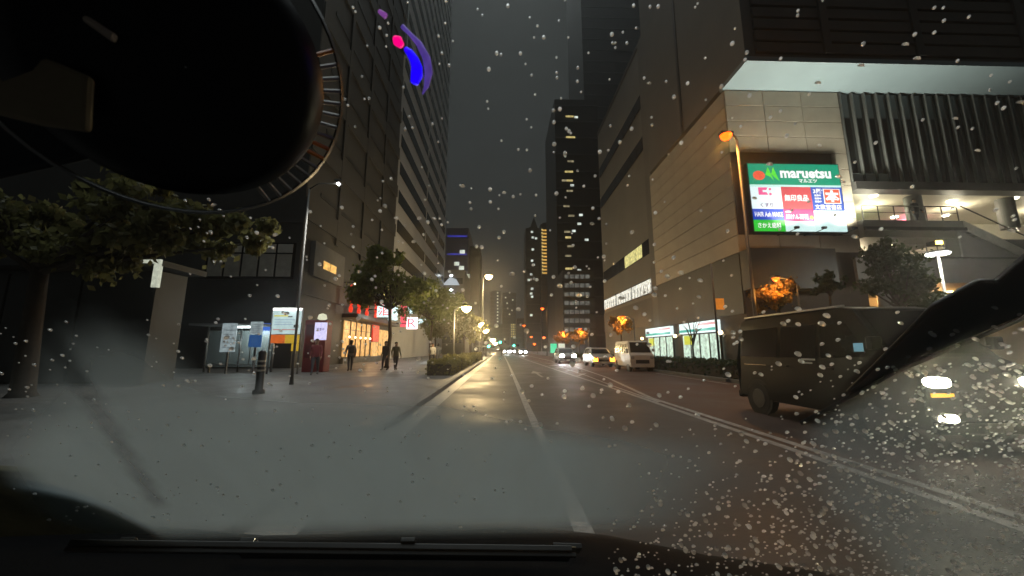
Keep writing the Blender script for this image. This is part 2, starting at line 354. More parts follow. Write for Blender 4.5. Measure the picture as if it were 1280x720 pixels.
# convenience stores at street level
gl_lit = E('shop_window_lit', (.75, 1, .82), .75, .45, 1.5)
band_w = E('shop_band_white', (.85, 1, 1), 1.1); band_t = E('shop_band_teal', (.02, .6, .5), .7); band_r = E('shop_band_pink', (1, .45, .5), .8); ylw = E('shop_poster_yellow', (.85, .9, .05), .7)
for y0, y1, lb in ((23.6, 28.6, 'convenience store with pale lit window behind a bare street tree'), (30.2, 35.4, 'convenience store with teal striped lit fascia behind the white van')):
    s = thing('convenience_store', lb, 'shop', (13.9, y0, .12), 'convenience stores')
    bx('fascia', band_w, s, 13.7, 13.98, y0, y1, 2.5, 3.25); bx('stripe', band_t, s, 13.675, 13.698, y0, y1, 2.6, 2.78); bx('stripe', band_r, s, 13.675, 13.698, y0, y0 + 2.2, 2.98, 3.12)
    for k in range(4):
        w = (y1 - y0) / 4; bx('window', gl_lit, s, 13.9, 13.96, y0 + k * w + .05, y0 + (k + 1) * w - .05, .3, 2.4)
        bx('window_frame', dark_metal, s, 13.85, 13.98, y0 + k * w - .04, y0 + k * w + .04, .13, 2.48)
    bx('poster', ylw, s, 13.86, 13.895, y1 - 1.4, y1 - .3, 1.7, 2.35); bx('plinth', dark_base, s, 13.85, 13.99, y0, y1, .13, .29)
    lamp(s, (13.2, (y0 + y1) / 2, 2.9), 45, (.85, 1, .95), .2)
wl = E('wall_lamp_warm', (1, .75, .35), 9)
for y, wl_lb in ((29.4, 'between the two convenience stores'), (23.2, 'at the mall corner beside the bare tree'), (36.4, 'past the teal striped convenience store')):
    o = thing('wall_lamp', 'small warm round wall lamp ' + wl_lb, 'lamp', (13.85, y, 2.4), 'warm wall lamps by the stores')
    put('globe', MB().lathe([(.02, -.13), (.11, -.08), (.14, 0), (.11, .09), (.02, .13)], n=10).mesh('globe'), wl, o, True, loc=(-.15, 0, 0)); bx('bracket', dark_metal, o, 13.8, 14.01, y - .03, y + .03, 2.24, 2.29)

# ================================================================== towers ahead
tower_d = M('tower_dark', (.035, .033, .03), .6, var=.2, scale=.1); tower_g = M('tower_grey', (.06, .06, .057), .6, var=.2, scale=.1)
win_w = E('far_window_white', (.9, 1, .9), .7, .5, .3); win_y = E('far_window_yellow', (1, .8, .3), .6, .4, .3); win_o = E('far_window_amber', (1, .55, .12), .8, .3, .3)
def tower(label, px0, px1, ptop, Y, depth, mat, floors=3.3, cat='building', pb=437):
    a = onY(px0, ptop, Y); b = onY(px1, ptop, Y); x0, x1, H = min(a.x, b.x), max(a.x, b.x), a.z
    t = thing('tower_block', label, cat, ((x0 + x1) / 2, Y, 0)); bx('wall', mat, t, x0, x1, Y, Y + depth, 0, H)
    k = 0; z = 6
    while z < H - 2:     # projecting floor slabs
        bx('floor_band', tower_g if mat is tower_d else tower_d, t, x0 - .15, x1 + .15, Y - .25, Y - .01, z, z + .5); z += floors * (2 if H > 70 else 1.3); k += 1
    bx('roof_plant', mat, t, x0 + (x1 - x0) * .25, x0 + (x1 - x0) * .7, Y + depth * .3, Y + depth * .7, H, H + H * .035)
    return t, x0, x1, H
def wins(t, Y, spots, mat, w, h):      # spots: pixel-derived places on the face turned into metres
    for px, py in spots:
        p = onY(px, py, Y); bx('window', mat, t, p.x - w / 2, p.x + w / 2, Y - .32, Y - .27, p.z - h / 2, p.z + h / 2)
t, *_ = tower('very tall unlit dark tower rising out of sight behind the office block', 722, 850, -120, 175, 40, tower_d)
t, *_ = tower('dark apartment tower with a column of yellow lit stair windows', 693, 746, 124, 128, 30, tower_d)
for a_, wd_ in (((712, 146), 3), ((713, 172), 3.4), ((711, 215), 3), ((712, 226), 2.2), ((710, 297), 2), ((711, 336), 2.4)): wins(t, 128, [a_], win_y, wd_, .7)
wins(t, 128, [(712, 239), (709, 290), (713, 308), (710, 320), (713, 202), (706, 226), (708, 258), (714, 270), (709, 347), (715, 360)], E('far_window_dim', (1, .85, .5), .25, .6, .3), 2.2, .7)
wins(t, 128, [(726, 269), (724, 280), (720, 147), (717, 289), (715, 232), (724, 338), (733, 300)], win_w, 1.3, .8)
t, *_ = tower('slim dark tower with pointed roof and scattered white windows', 657, 676, 285, 262, 24, tower_d)
p0 = onY(662, 285, 270); p1 = onY(672, 285, 270); MB().prism([(p0.x, 268, p0.z - 1), (p1.x, 268, p0.z - 1), ((p0.x + p1.x) / 2, 268, p0.z + 8)], (0, 8, 0)).build('spire', tower_d, t)
wins(t, 262, [(665, 290), (666, 297), (670, 298), (665, 326), (667, 331), (664, 343), (665, 361), (664, 367), (665, 371), (664, 394), (666, 312), (661, 350)], win_w, 1.7, 1.5)
t, x0, x1, H = tower('narrow tower with a tall stack of amber lit balconies', 675.5, 690, 280, 258, 20, tower_g)
for k in range(14):
    za = onY(680, 288 + k * 4.1, 258).z
    bx('balcony', win_o, t, x0 + .9, x1 - .3, 256.9, 257.7, za - .55, za + .25)
    for xx in (x0 + .5, x1 - .9): bx('balcony_lamp', win_y, t, xx, xx + .9, 256.7, 256.88, za - .3, za + .7)
t, *_ = tower('far twin tower with a vertical line of white lights', 613, 626, 364, 400, 30, tower_d)
wins(t, 400, [(622, 366 + k * 4) for k in range(12)], win_w, 1.4, 1.6)
t, *_ = tower('far tower with green white lights beside the twin tower', 628, 645, 366, 405, 30, tower_d)
wins(t, 405, [(637, 366), (634, 379), (640, 388), (637, 393), (632, 372), (641, 375)], win_w, 1.5, 1.5)
t, *_ = tower('small far block covered in rows of yellow windows', 638, 648, 404, 380, 20, tower_g)
wins(t, 380, [(639.7 + c * 2.3, 406 + r * 2.9) for r in range(6) for c in range(4)], win_y, 1.1, 1.2)
t, *_ = tower('low grey block with rows of dim windows below the dark apartment tower', 703, 742, 338, 92, 14, tower_g, 3)
wins(t, 92, [(708 + c * 6.5, 346 + r * 11) for r in range(7) for c in range(5)], E('dim_window', (.8, .8, .7), .13, .6, .6), 1.0, 1.0)
t, *_ = tower('dark low street block at the far end of the road on the right', 646, 705, 398, 300, 30, tower_d)
t, *_ = tower('dark low street block at the far end of the road on the left', 596, 628, 405, 330, 30, tower_d)
wins(t, 330, [(602, 410), (606, 416), (600, 420), (611, 412)], win_y, 1.2, 1.2)

# ================================================================== left side buildings
lb = M('left_wall', (.06, .057, .05), .65, var=.14, scale=.25, bump=.08)
lbd = M('left_front', (.05, .049, .046), .6, var=.15, scale=.3, bump=.06)
A = thing('corner_building', 'dark stone office building with five shuttered windows beside the bus stop', 'building', (-14, 26, 0))
bx('wall', lb, A, -60, -14, 26.1, 48, 0, 75); bx('front', lbd, A, -60, -14.02, 26.0, 26.09, .12, 75)
blind = M('window_blind', (.34, .32, .27), .5, var=.2)
a = onY(263, 305, 26); b = onY(365, 346, 26)
bx('window_reveal', black_glass, A, a.x - .1, b.x + .1, 25.94, 25.995, b.z - .1, a.z + .1)
for k in range(5):
    w = (b.x - a.x) / 5; x = a.x + k * w
    wdw = bx('window', blind, A, x + .08, x + w - .08, 25.88, 25.935, b.z, a.z - .72)
    bx('transom', M('transom_blind', (.5, .48, .43), .5), wdw, x + .08, x + w - .08, 25.88, 25.935, a.z - .6, a.z)
bx('sill', dark_metal, A, a.x - .2, b.x + .2, 25.8, 25.93, b.z - .22, b.z - .12)
bx('cornice', lbd, A, -60, -13.9, 25.8, 25.99, 10.2, 10.5)
for k in range(12):
    z = 5.2 + k * 5.4
    bx('floor_band', lb, A, -13.99, -13.86, 26, 48, z, z + 1.6)
    bx('floor_gap', dark_base, A, -13.99, -13.95, 28, 47, z + 2.4, z + 2.75)
for y in (31, 36.5, 42): bx('pilaster', lb, A, -13.99, -13.84, y, y + .5, 10, 74)
p = onX(405, 326, -13.6); q = onX(420, 343, -13.6)
bxw = bx('bay', concrete, A, -13.98, -13.62, p.y - 1.4, q.y + 1.6, q.z - .8, p.z + 1.2)
for k in range(2):
    y = p.y + k * (q.y - p.y) * .52; bx('window', E('room_window', (1, .55, .14), 1.0, .35, 2), bxw, -13.61, -13.58, y, y + (q.y - p.y) * .46, q.z, p.z)
bx('canopy', dark_base, A, -13.98, -12.6, 33.5, 47.6, 4.15, 4.5)
# restaurant front below
warm = E('restaurant_glow', (1, .52, .16), .85, .45, 1.2); warm2 = E('restaurant_bulb', (1, .8, .45), 6)
rest = thing('restaurant_front', 'warmly lit restaurant front with red door and bulbs under the lantern strings', 'restaurant', (-13.8, 34, .12))
for k in range(5):
    y0 = 33.8 + k * 1.35; bx('window', warm, rest, -13.9, -13.82, y0, y0 + 1.25, .7, 3.9); bx('window_post', M('timber_dark', (.07, .035, .015), .6), rest, -13.92, -13.74, y0 + 1.25, y0 + 1.35, .13, 4.0)
    bx('curtain_rod', dark_metal, rest, -13.8, -13.76, y0, y0 + 1.25, 3.1, 3.15)
    put('bulb', MB().lathe([(.02, -.1), (.1, 0), (.02, .1)], n=8).mesh('bulb'), warm2, rest, True, loc=(.25, y0 + .6 - 34, 2.35))
bx('red_door', E('red_door', (1, .06, .03), .7, .2), rest, -13.9, -13.75, 41.2, 43.2, 2.2, 4.0); bx('door', warm, rest, -13.9, -13.8, 41.2, 43.2, .13, 2.15)
for k in range(3): y0 = 43.6 + k * 1.3; bx('window', warm, rest, -13.9, -13.82, y0, y0 + 1.2, .7, 3.6)
bx('plinth', concrete, rest, -13.92, -13.7, 33.7, 47.6, .13, .65)
lamp(rest, (-12.4, 37, 3.3), 170, (1, .58, .25), .3); lamp(rest, (-12.4, 43, 3), 90, (1, .45, .2), .3)
red_l = E('lantern_red', (1, .05, .02), .95, .25, 4); lan_me = MB().lathe([(.07, -.3), (.15, -.22), (.18, 0), (.15, .22), (.07, .3)], n=12).mesh('lantern')
for i, (px, n) in enumerate(((440, 4), (450, 4), (460, 4), (471, 3))):
    p = onX(px, 365 + i * 2, -13.1)
    s = thing('lantern_string', '%s string of red paper lanterns above the restaurant, counted from the red kiosk' % ORD[i], 'lantern', (-13.1, p.y, 4.5), 'red lantern strings')
    MB().tube([(-13.1, p.y, 4.5), (-13.1, p.y, 4.5 + n * .62 + .25)], .02, 5).build('cord', dark_metal, s); bx('bracket', dark_metal, s, -13.85, -13.05, p.y - .02, p.y + .02, 4.5 + n * .62 + .2, 4.5 + n * .62 + .25)
    for k in range(n): put('lantern', lan_me, red_l, s, True, loc=(0, 0, .34 + k * .62))
    put('top_lamp', MB().lathe([(.02, -.08), (.09, 0), (.02, .08)], n=8).mesh('top_lamp'), warm2, s, loc=(.2, 0, n * .62 + .1))
neon = E('neon_white', (.75, 1, 1), 1.2, .4); neon_r = E('neon_red', (1, .1, .15), 1.2)
def wall_sign(name, label, px, py, X, w, h, mat, txt=None, tm=None, group=None):
    p = onX(px, py, X); s = thing(name, label, 'sign', (X, p.y, p.z - h / 2), group)
    bx('panel', mat, s, X - .06, X + .06, p.y - w / 2, p.y + w / 2, p.z - h / 2, p.z + h / 2); bx('bracket', dark_metal, s, X - 1.3, X - .06, p.y - .04, p.y + .04, p.z - .04, p.z + .04)
    bx('frame', dark_metal, s, X - .08, X + .08, p.y - w / 2 - .06, p.y - w / 2 - .001, p.z - h / 2, p.z + h / 2)
    if txt: text(txt, tm, s, (X, p.y - w / 2 - .064, p.z), (1, 0, 0), (0, 0, 1), .12, h * .8)
    return s
def face_sign(name, label, px, py, Y, w, h, mat, txt=None, tm=None, glow=0):
    p = onY(px, py, Y); s = thing(name, label, 'sign', (p.x, Y, p.z - h / 2))
    bx('panel', mat, s, p.x - w / 2, p.x + w / 2, Y, Y + .15, p.z - h / 2, p.z + h / 2); bx('bracket', dark_metal, s, p.x - w / 2 - 1.2, p.x - w / 2, Y + .05, Y + .1, p.z - .05, p.z + .05)
    if glow: lamp(s, (p.x + w * .5 + .3, Y - .6, p.z), glow, (.85, 1, 1), .2)
    if txt: text(txt, tm, s, (p.x, Y - .012, p.z), (1, 0, 0), (0, 0, 1), w * .8, h * .8)
face_sign('shop_sign', 'round pale neon shop sign seen through the tree crown', 482, 387, 38, 1.7, 1.5, neon, '酒', neon_r)
face_sign('shop_sign', 'small neon shop sign just beside the round pale one', 491, 391, 38, .9, 1.5, neon, glow=160)
face_sign('shop_sign', 'red and white round lit shop sign further down the pavement', 515, 404, 43, 1.2, 1.3, E('sign_glow_pink', (1, .75, .8), 3), 'R', neon_r)
face_sign('shop_sign', 'bright white lit lamp box sign above the far shop door', 530, 402, 46, 1.3, .6, neon, glow=420)
face_sign('shop_sign', 'upright white lit sign hanging over the trees', 514, 380, 44, .7, 2.2, neon)
face_sign('shop_sign', 'yellow lit sign hanging inside the tree crown', 484, 364, 40, 1.0, 1.5, E('neon_yellow', (1, .8, .25), 1.6, .4))
face_sign('shop_sign', 'red lit banner beside the far shop', 504, 395, 45, .6, 2.6, neon_r)
# bands building
Bm = M('band_wall', (.5, .5, .49), .6, var=.1, scale=.2)
B = thing('banded_office', 'tall office building striped with dark slanting window bands beyond the restaurant', 'building', (-14.6, 50, 0))
bx('wall', Bm, B, -60, -14.6, 50, 95, 0, 100)
for k in range(22):
    z = 9 + k * 4.3; bdn = bx('window_band', wb, B, -14.6 + .001, -14.55, 51, 94, z, z + 1.9)
    bx('window_post', Bm, bdn, -14.549, -14.5, 70, 70.4, z, z + 1.9); bx('window_post', Bm, bdn, -14.549, -14.5, 84, 84.4, z, z + 1.9)
bx('corner_fin', M('fin_pale', (.6, .66, .66), .4), B, -14.7, -14.1, 49.4, 49.98, 44, 100)
bx('front_recess', dark_base, B, -30, -15.4, 49.95, 49.99, 6, 99)
# blue lit building, white signs
blue_w = M('blue_lit_wall', (.03, .035, .09), .4, var=.2, scale=.1)  # blue wash of light is put into the wall colour
t = thing('blue_building', 'dark building washed in deep blue light down the street', 'building', (-12, 118, 0))
p0 = onY(558, 285, 118); p1 = onY(586, 285, 118); bx('wall', blue_w, t, p0.x, p1.x, 118, 140, 0, p0.z)
p2 = onY(600, 308, 124); bx('side_wall', tower_d, t, p1.x + .01, p2.x, 124, 140, 0, p2.z)
bl = E('blue_strip', (.05, .06, .8), .35, .4, .2)
for z in (p0.z - 3, p0.z - 9): bx('light_strip', bl, t, p0.x + .5, p1.x - .5, 117.8, 117.98, z, z + .5)
for px, py in ((571, 330), (578, 315), (577, 335), (584, 345)): wins(t, 118, [(px, py)], win_w, 1.6, 1.2)
t = thing('side_street_building', 'grey low building carrying two bright white roof signs', 'building', (-13, 97, 0))
bx('wall', grey_wall, t, -22, -9.5, 97, 116, 0, 22)
for k in range(5): bx('window_band', wb, t, -21.5, -10, 96.94, 96.99, 3 + k * 3.8, 4.6 + k * 3.8)
for py, w, ul in ((349, 4.2, 'upper'), (367, 4.4, 'lower')):
    p = onY(564, py, 96); s = thing('roof_sign', '%s white floodlit wedge sign on the grey low building' % ul, 'sign', (p.x, 96, p.z - 1.4), 'white roof signs')
    MB().prism([(p.x - w / 2, 96, p.z - 1.4), (p.x + w / 2, 96, p.z - 1.4), (p.x + w / 2 - .8, 96, p.z), (p.x - .3, 96, p.z + .6)], (0, .9, 0)).build('panel', E('roof_sign', (.8, .9, 1), .5), s)
    put('lamp', MB().lathe([(.1, -.3), (.5, 0), (.1, .3)], n=8).mesh('lamp'), E('roof_sign_lamp', (.9, .97, 1), 6), s, loc=(0, -.3, 2.3))
# low pavilion on the near left
pv = thing('pavilion', 'low dark grey pavilion with a white lit fascia corner behind the big tree', 'building', (-13, 14, .12))
pvm = M('pavilion_wall', (.04, .041, .04), .6, var=.2, scale=.4)
p = onY(207, 327, 14); q = onY(165, 327, 14); r_ = onY(205, 360, 14)
bx('wall', pvm, pv, -60, p.x - .6, 14.6, 15.8, .12, p.z - .25)
bx('roof', M('pavilion_roof', (.03, .03, .03), .6), pv, -60, p.x, 13.9, 16, p.z - .2, p.z + .02)
fas = E('fascia_lit', (.95, 1, .8), .5, .2)
MB().prism([(q.x, 13.8, p.z - .06), (p.x, 13.8, p.z - .12), (p.x, 13.8, p.z + .04), (q.x, 13.8, p.z + .0)], (0, .08, 0)).build('fascia', fas, pv)
bx('corner_post', fas, pv, p.x - .22, p.x - .02, 13.8, 13.95, r_.z, p.z - .13); bx('corner_post_base', pvm, pv, p.x - .22, p.x - .02, 13.8, 13.95, .12, r_.z - .01)
for k in range(7): bx('wall_panel', pvm, pv, -32 + k * 2.7, -32 + k * 2.7 + 2.6, 14.5, 14.59, .2, p.z - .4)

# ================================================================== street lamps
def street_lamp(label, x, y, zh, arm, col, power, glow, headsize=.32, group=None, r=.08, z0=.12, globe=0, down=False):
    s = thing('street_lamp', label, 'street lamp', (x, y, z0), group)
    MB().tube([(x, y, z0), (x, y, z0 + .5), (x, y, zh - .1)], [r * 1.5, r, r * .7], 10).build('pole', pole_paint, s, True)
    MB().tube([(x, y, zh - .12), (x + arm * .3, y, zh + .12), (x + arm, y, zh + .14)], r * .55, 8).build('arm', pole_paint, s, True)
    hx = x + arm
    bx('head', pole_paint, s, hx - headsize, hx + headsize, y - .16, y + .16, zh + .14, zh + .26, bevel=.03)
    q = globe or headsize * .6
    put('bulb', MB().lathe([(.03, -q * 1.1), (q * .62, -q * .85), (q * .95, -q * .4), (q, 0), (q * .8, .02)], n=14).mesh('bulb'), glow, s, True, loc=Vector((hx, y, zh + .13)) - s.location)
    lamp(s, (hx, y, zh - .1 - q * 1.1), power, col, .15) if not down else lamp(s, (hx, y, zh - .1 - q * 1.1), power, col, .15, 'SPOT', R(174 if power > 720 else 118), (0, 0, -1))
    return s
g_sod = E('sodium_bulb', (1, .1, .005), 4); g_warm = E('warm_bulb', (1, .68, .28), 40); g_added = E('added_white_bulb', (1, 1, .98), 40)
SOD, WARM = (1, .40, .08), (1, .72, .36)
street_lamp('tall street lamp glowing orange in front of the mall corner', 11.05, 16, 11.2, -.5, SOD, 800, g_sod, .3, globe=.26, down=True)
street_lamp('thin grey lamp post with two arms and an added white light in front of the dark stone building', -7.45, 14, 7.6, 1.1, (1, .97, .9), 700, g_added, .1, r=.05, down=True)  # the post stands there; its light is added to brighten pavement and glass
for i, (px, py, X, zt) in enumerate(((583, 386, -2.6, 0), (600, 405, -2.6, 0), (607, 413, -2.6, 0), (616, 424.5, -2.6, 0), (619, 428, -2.6, 0))):
    p = onX(px, py, X); street_lamp('%s warm street lamp of the kerb row, counted from the restaurant' % ORD[i], X - .9, p.y, p.z, .9, WARM, 1100 + p.y * 9, g_warm, .3, 'warm lamps along the kerb', globe=.2 + p.y * .0055)
p = onY(611, 346, 46); street_lamp('taller warm street lamp standing out above the kerb row', p.x - .7, 46, p.z, .7, WARM, 1700, g_warm, .4, globe=.45)
for i, (px, py, Y) in enumerate(((678, 386, 75), (655, 407, 130), (668, 430, 110), (680, 422, 95), (664, 421, 160))):
    p = onY(px, py, Y); street_lamp(('tall far orange lamp standing before the slim pointed tower', 'far orange lamp beside the small yellow windowed block', 'low far orange lamp near the green median board', 'far orange lamp beyond the oncoming hatchback', 'smallest far orange lamp by the distant signals')[i], p.x + .8, Y, p.z, -.8, SOD, 250, g_sod, .3, 'far orange street lamps', globe=.2 + Y * .002)
# plaza lamp with disc head, small amber lamp above
p = onY(1172, 318, 17)
s = thing('plaza_lamp', 'white plaza lamp on a slim pale post in front of the mall deck', 'street lamp', (p.x, 17, .12))
MB().tube([(p.x, 17, .12), (p.x, 17, p.z - .1)], [.09, .05], 10).build('pole', M('pale_pole', (.5, .5, .47), .4), s, True)
put('head', MB().lathe([(.08, -.2), (.42, -.02), (.42, .05), (.1, .1)], n=16).mesh('head'), grey_metal, s, True, loc=(0, 0, p.z - .02))
put('bulb', MB().lathe([(.05, -.12), (.4, -.1), (.45, -.03)], n=16).mesh('bulb'), E('plaza_bulb', (1, 1, .92), 10), s, True, loc=(0, 0, p.z - .05))
lamp(s, (p.x, 16.5, p.z - .3), 260, (1, .96, .82), .2)
p = onY(1174, 303, 20.2); s = thing('amber_lamp', 'amber bulkhead lamp on the deck wall above the plaza lamp', 'lamp', (p.x, 20.2, p.z)); bx('housing', dark_metal, s, p.x - .2, p.x + .2, 20.25, 20.7, p.z - .12, p.z + .12); bx('bulb', E('amber_bulb', (1, .65, .1), 12), s, p.x - .16, p.x + .16, 20.15, 20.245, p.z - .1, p.z + .1)
# slim post with orange plate on the right pavement
s = thing('sign_post', 'slim pavement post carrying a small orange plate by the hedge', 'sign', (11.5, 19.8, .12))
MB().tube([(11.5, 19.8, .12), (11.5, 19.8, 6)], .06, 8).build('pole', pole_paint, s, True); p = onY(900, 380, 19.7)
bx('plate', E('orange_plate', (1, .3, .03), .55), s, p.x - .22, p.x + .22, 19.68, 19.71, p.z - .3, p.z + .3); bx('bracket', dark_metal, s, 11.5, p.x, 19.72, 19.76, p.z - .03, p.z + .03)
# traffic signals and far lights
def signal(label, px, py, Y, col, n=3):
    p = onY(px, py, Y); s = thing('traffic_signal', label, 'traffic signal', (p.x - 3, Y, .12))
    MB().tube([(p.x - 3, Y, .12), (p.x - 3, Y, p.z), (p.x - .6, Y, p.z)], .09, 8).build('pole', pole_paint, s, True)
    bx('housing', dark_metal, s, p.x - .65, p.x + .65, Y - .1, Y + .15, p.z - .25, p.z + .25)
    for k in range(3): put('lens', MB().lathe([(.19, 0), (.17, .05)], n=12).mesh('lens'), col if k == 0 else black_glass, s, loc=Vector((p.x - .42 + k * .42, Y - .12, p.z)) - s.location).rotation_euler = (R(90), 0, 0)
    lamp(s, (p.x - .42, Y - .5, p.z), 30, (.1, 1, .7), .2)
g_grn = E('signal_green', (.05, 1, .6), 14)
signal('green traffic signal over the road beside the kerb lamps', 628, 428, 70, g_grn); signal('green traffic signal further along over the centre line', 645, 432, 78, g_grn); signal('green pedestrian height signal at the far crossing', 614, 433, 66, g_grn)
# small median sign boards
for px, col, lb in ((692, 'board_green', 'small green lit board on the median beyond the parked cars'), (702, 'board_pale', 'small pale lit board on the median behind the oncoming car')):
    p = onY(px, 437, 42); s = thing('median_board', lb, 'sign', (p.x, 42, 0)); bx('post', pole_paint, s, p.x - .05, p.x + .05, 42, 42.08, 0, 1.0); bx('panel', E(col, (.1, .9, .45) if 'green' in col else (.8, .85, .7), .8), s, p.x - .35, p.x + .35, 41.9, 41.99, 1.0, 2.0)

# ================================================================== trees
bark = M('bark', (.045, .034, .024), .9, var=.3, scale=6, bump=.5)
def leaf(name, c):
    if name in MATS: return MATS[name]
    m = M(name, c, .5, var=.45, scale=1.5); t = m.node_tree; b = t.nodes['Principled BSDF']
    tr = t.nodes.new('ShaderNodeBsdfTranslucent'); tr.inputs['Color'].default_value = (*[min(1, x * 1.3) for x in c], 1)
    mx = t.nodes.new('ShaderNodeMixShader'); mx.inputs[0].default_value = .55; o = t.nodes['Material Output']
    t.links.new(b.outputs[0], mx.inputs[1]); t.links.new(tr.outputs[0], mx.inputs[2]); t.links.new(mx.outputs[0], o.inputs['Surface']); return m
green = leaf('leaf_green', (.12, .15, .035)); dgreen = leaf('leaf_dark', (.03, .045, .014)); olive = leaf('leaf_olive', (.15, .145, .055)); orange_lit = leaf('leaf_orange_lit', (.22, .12, .025))  # the last leaf colour has the orange lamp light painted in
def tree(label, x, y, zt, blobs, n, size, mat, seed, trunk_r=.14, lean=(0, 0), group=None, name='street_tree', cat='tree', nclump=26, z0=.1):
    g = random.Random(seed); t = thing(name, label, cat, (x, y, z0), group)
    zb = min(b[2] - b[5] for b in blobs); top = Vector((x + lean[0], y + lean[1], max(zb + .3, z0 + .6)))
    w = MB(); mid = Vector((x, y, z0)).lerp(top, .5) + Vector((g.uniform(-.12, .12), g.uniform(-.1, .1), 0))
    w.tube([(x, y, z0), (x, y, z0 + .15), mid, top], [trunk_r * 1.4, trunk_r, trunk_r * .85, trunk_r * .7], 9)
    clumps = []
    for (bx_, by, bz, rx, ry, rz) in blobs:
        for k in range(nclump):
            while True:
                d = Vector((g.uniform(-1, 1), g.uniform(-1, 1), g.uniform(-1, 1)))
                if .25 < d.length < 1: break
            d *= g.uniform(.75, 1.1); c = Vector((bx_ + d.x * rx, by + d.y * ry, bz + d.z * rz)); clumps.append((c, g.uniform(.5, 1.1) * min(rx, rz) * .34))
    for c, r in clumps[::3]:
        m = top.lerp(c, .5) + Vector((g.uniform(-.2, .2), g.uniform(-.2, .2), -abs(c.z - top.z) * .12))
        w.tube([top - Vector((0, 0, g.uniform(0, .3))), m, c], [trunk_r * .45, trunk_r * .25, trunk_r * .06], 5, False)
    w.build('trunk', bark, t, True)
    vs = []; fs = []; o = t.location
    for i in range(n):
        c, r = clumps[g.randrange(len(clumps))]
        p = c + Vector((g.gauss(0, 1), g.gauss(0, 1), g.gauss(0, .8))) * r * .62 - o
        a = Vector((g.gauss(0, 1), g.gauss(0, 1), g.gauss(0, .5))).normalized(); b = a.orthogonal().normalized(); b = Matrix.Rotation(g.uniform(0, 6.28), 3, a) @ b
        s = size * g.uniform(.6, 1.3); k = len(vs); c2 = a.cross(b) * s * .3
        vs += [p - b * s * .5, p + c2, p + b * s * .5, p - c2]; fs.append((k, k + 1, k + 2, k + 3))
    put('crown', MB().add(vs, fs).mesh('crown', False), mat, t); return t
tree('big leafy street tree with forked trunk overhanging the near pavement', -12.6, 10.6, 6,
     [(-12.2, 10.8, 4.3, 1.9, 1.5, .9), (-10, 10.6, 4.7, 1.9, 1.5, .95), (-7.9, 10.8, 4.85, 1.4, 1.2, .75), (-10.6, 10.8, 5.7, 1.6, 1.3, .8), (-13.8, 10.8, 4.9, 1.3, 1.3, .8)], 16000, .24, olive, 1, .24, (-.2, 0), nclump=16)
tree('bushy green street tree between the restaurant and the road', -7.8, 26.5, 8, [(-8.6, 26.5, 6.3, 2.2, 1.9, 1.5), (-6.6, 26.8, 5.3, 1.9, 1.7, 1.2), (-8.3, 26, 7.6, 1.3, 1.2, .8), (-9.6, 26.4, 5.2, 1.4, 1.3, 1.0)], 12000, .24, green, 2, .15)
tree('second green street tree in front of the neon signs', -6.0, 33, 8, [(-6.8, 33, 5.6, 2.2, 1.8, 1.7), (-4.8, 33, 5.2, 1.8, 1.6, 1.4), (-8.4, 33, 6.4, 1.6, 1.5, 1.3)], 10000, .27, green, 3, .14)
tree('slender pavement tree beside the white lamp box sign', -6.6, 38.5, 5, [(-6.3, 38.5, 4.2, 1.7, 1.6, 1.6)], 2600, .3, olive, 33, .1)
for i, (x, y, h) in enumerate(((-3.6, 37, 5.0), (-3.7, 46, 5.4), (-3.8, 57, 5.5), (-3.8, 72, 6), (-4.0, 92, 6))):
    tree('%s kerbside tree under the warm lamps, counted from the restaurant' % ORD[i], x, y, h, [(x, y, h - 1.3, 1.9, 1.8, 1.5), (x - .6, y + .6, h - .2, 1.2, 1.2, .8)], 2800, .34, olive, 10 + i, .12, group='kerbside trees under the warm lamps')
tree('dark dense evergreen tree on the plaza before the mall deck', 17.6, 16, 6, [(17.6, 16, 4.6, 1.15, 1, 1.5), (17.3, 16, 5.5, .7, .7, .7), (18.2, 16, 4.1, .9, .9, .9)], 5200, .2, dgreen, 20, .13)
tree('thin-leaved tree standing between the orange lit tree and the evergreen', 14.7, 16.2, 5, [(14.7, 16.2, 4.4, .85, .7, .45), (14.4, 16.1, 4.0, .6, .5, .35)], 1300, .18, dgreen, 21, .07, nclump=14)
tree('small tree glowing orange under the sodium lamp behind the black van', 12.4, 16.4, 4.2, [(12.4, 16.4, 3.9, .95, .8, .6), (11.9, 16.4, 3.5, .6, .6, .5)], 2600, .17, orange_lit, 22, .08)
tree('small dark shrub tree beside the plaza lamp', 20.2, 17.5, 4.4, [(20.2, 17.5, 3.6, 1.0, .8, .8)], 1800, .2, dgreen, 25, .08)
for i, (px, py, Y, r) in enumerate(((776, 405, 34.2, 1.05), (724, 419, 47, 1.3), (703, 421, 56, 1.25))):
    p = onY(px, py, Y); tree('%s orange lit street tree beyond the white van, counted from the convenience stores' % ORD[i], p.x, Y, p.z, [(p.x, Y, p.z, r, r * .9, r * .7)], 1500, .24, orange_lit, 40 + i, .09, group='orange lit far trees', z0=.05 if p.x > 9.6 else 0)
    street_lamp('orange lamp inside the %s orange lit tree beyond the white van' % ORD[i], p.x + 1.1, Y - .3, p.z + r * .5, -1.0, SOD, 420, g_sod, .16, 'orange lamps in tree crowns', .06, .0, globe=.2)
street_lamp('small orange lamp glowing inside the tree behind the black van', 12.9, 15.8, 4.3, -.9, SOD, 130, g_sod, .14, None, .05, .12, globe=.14)
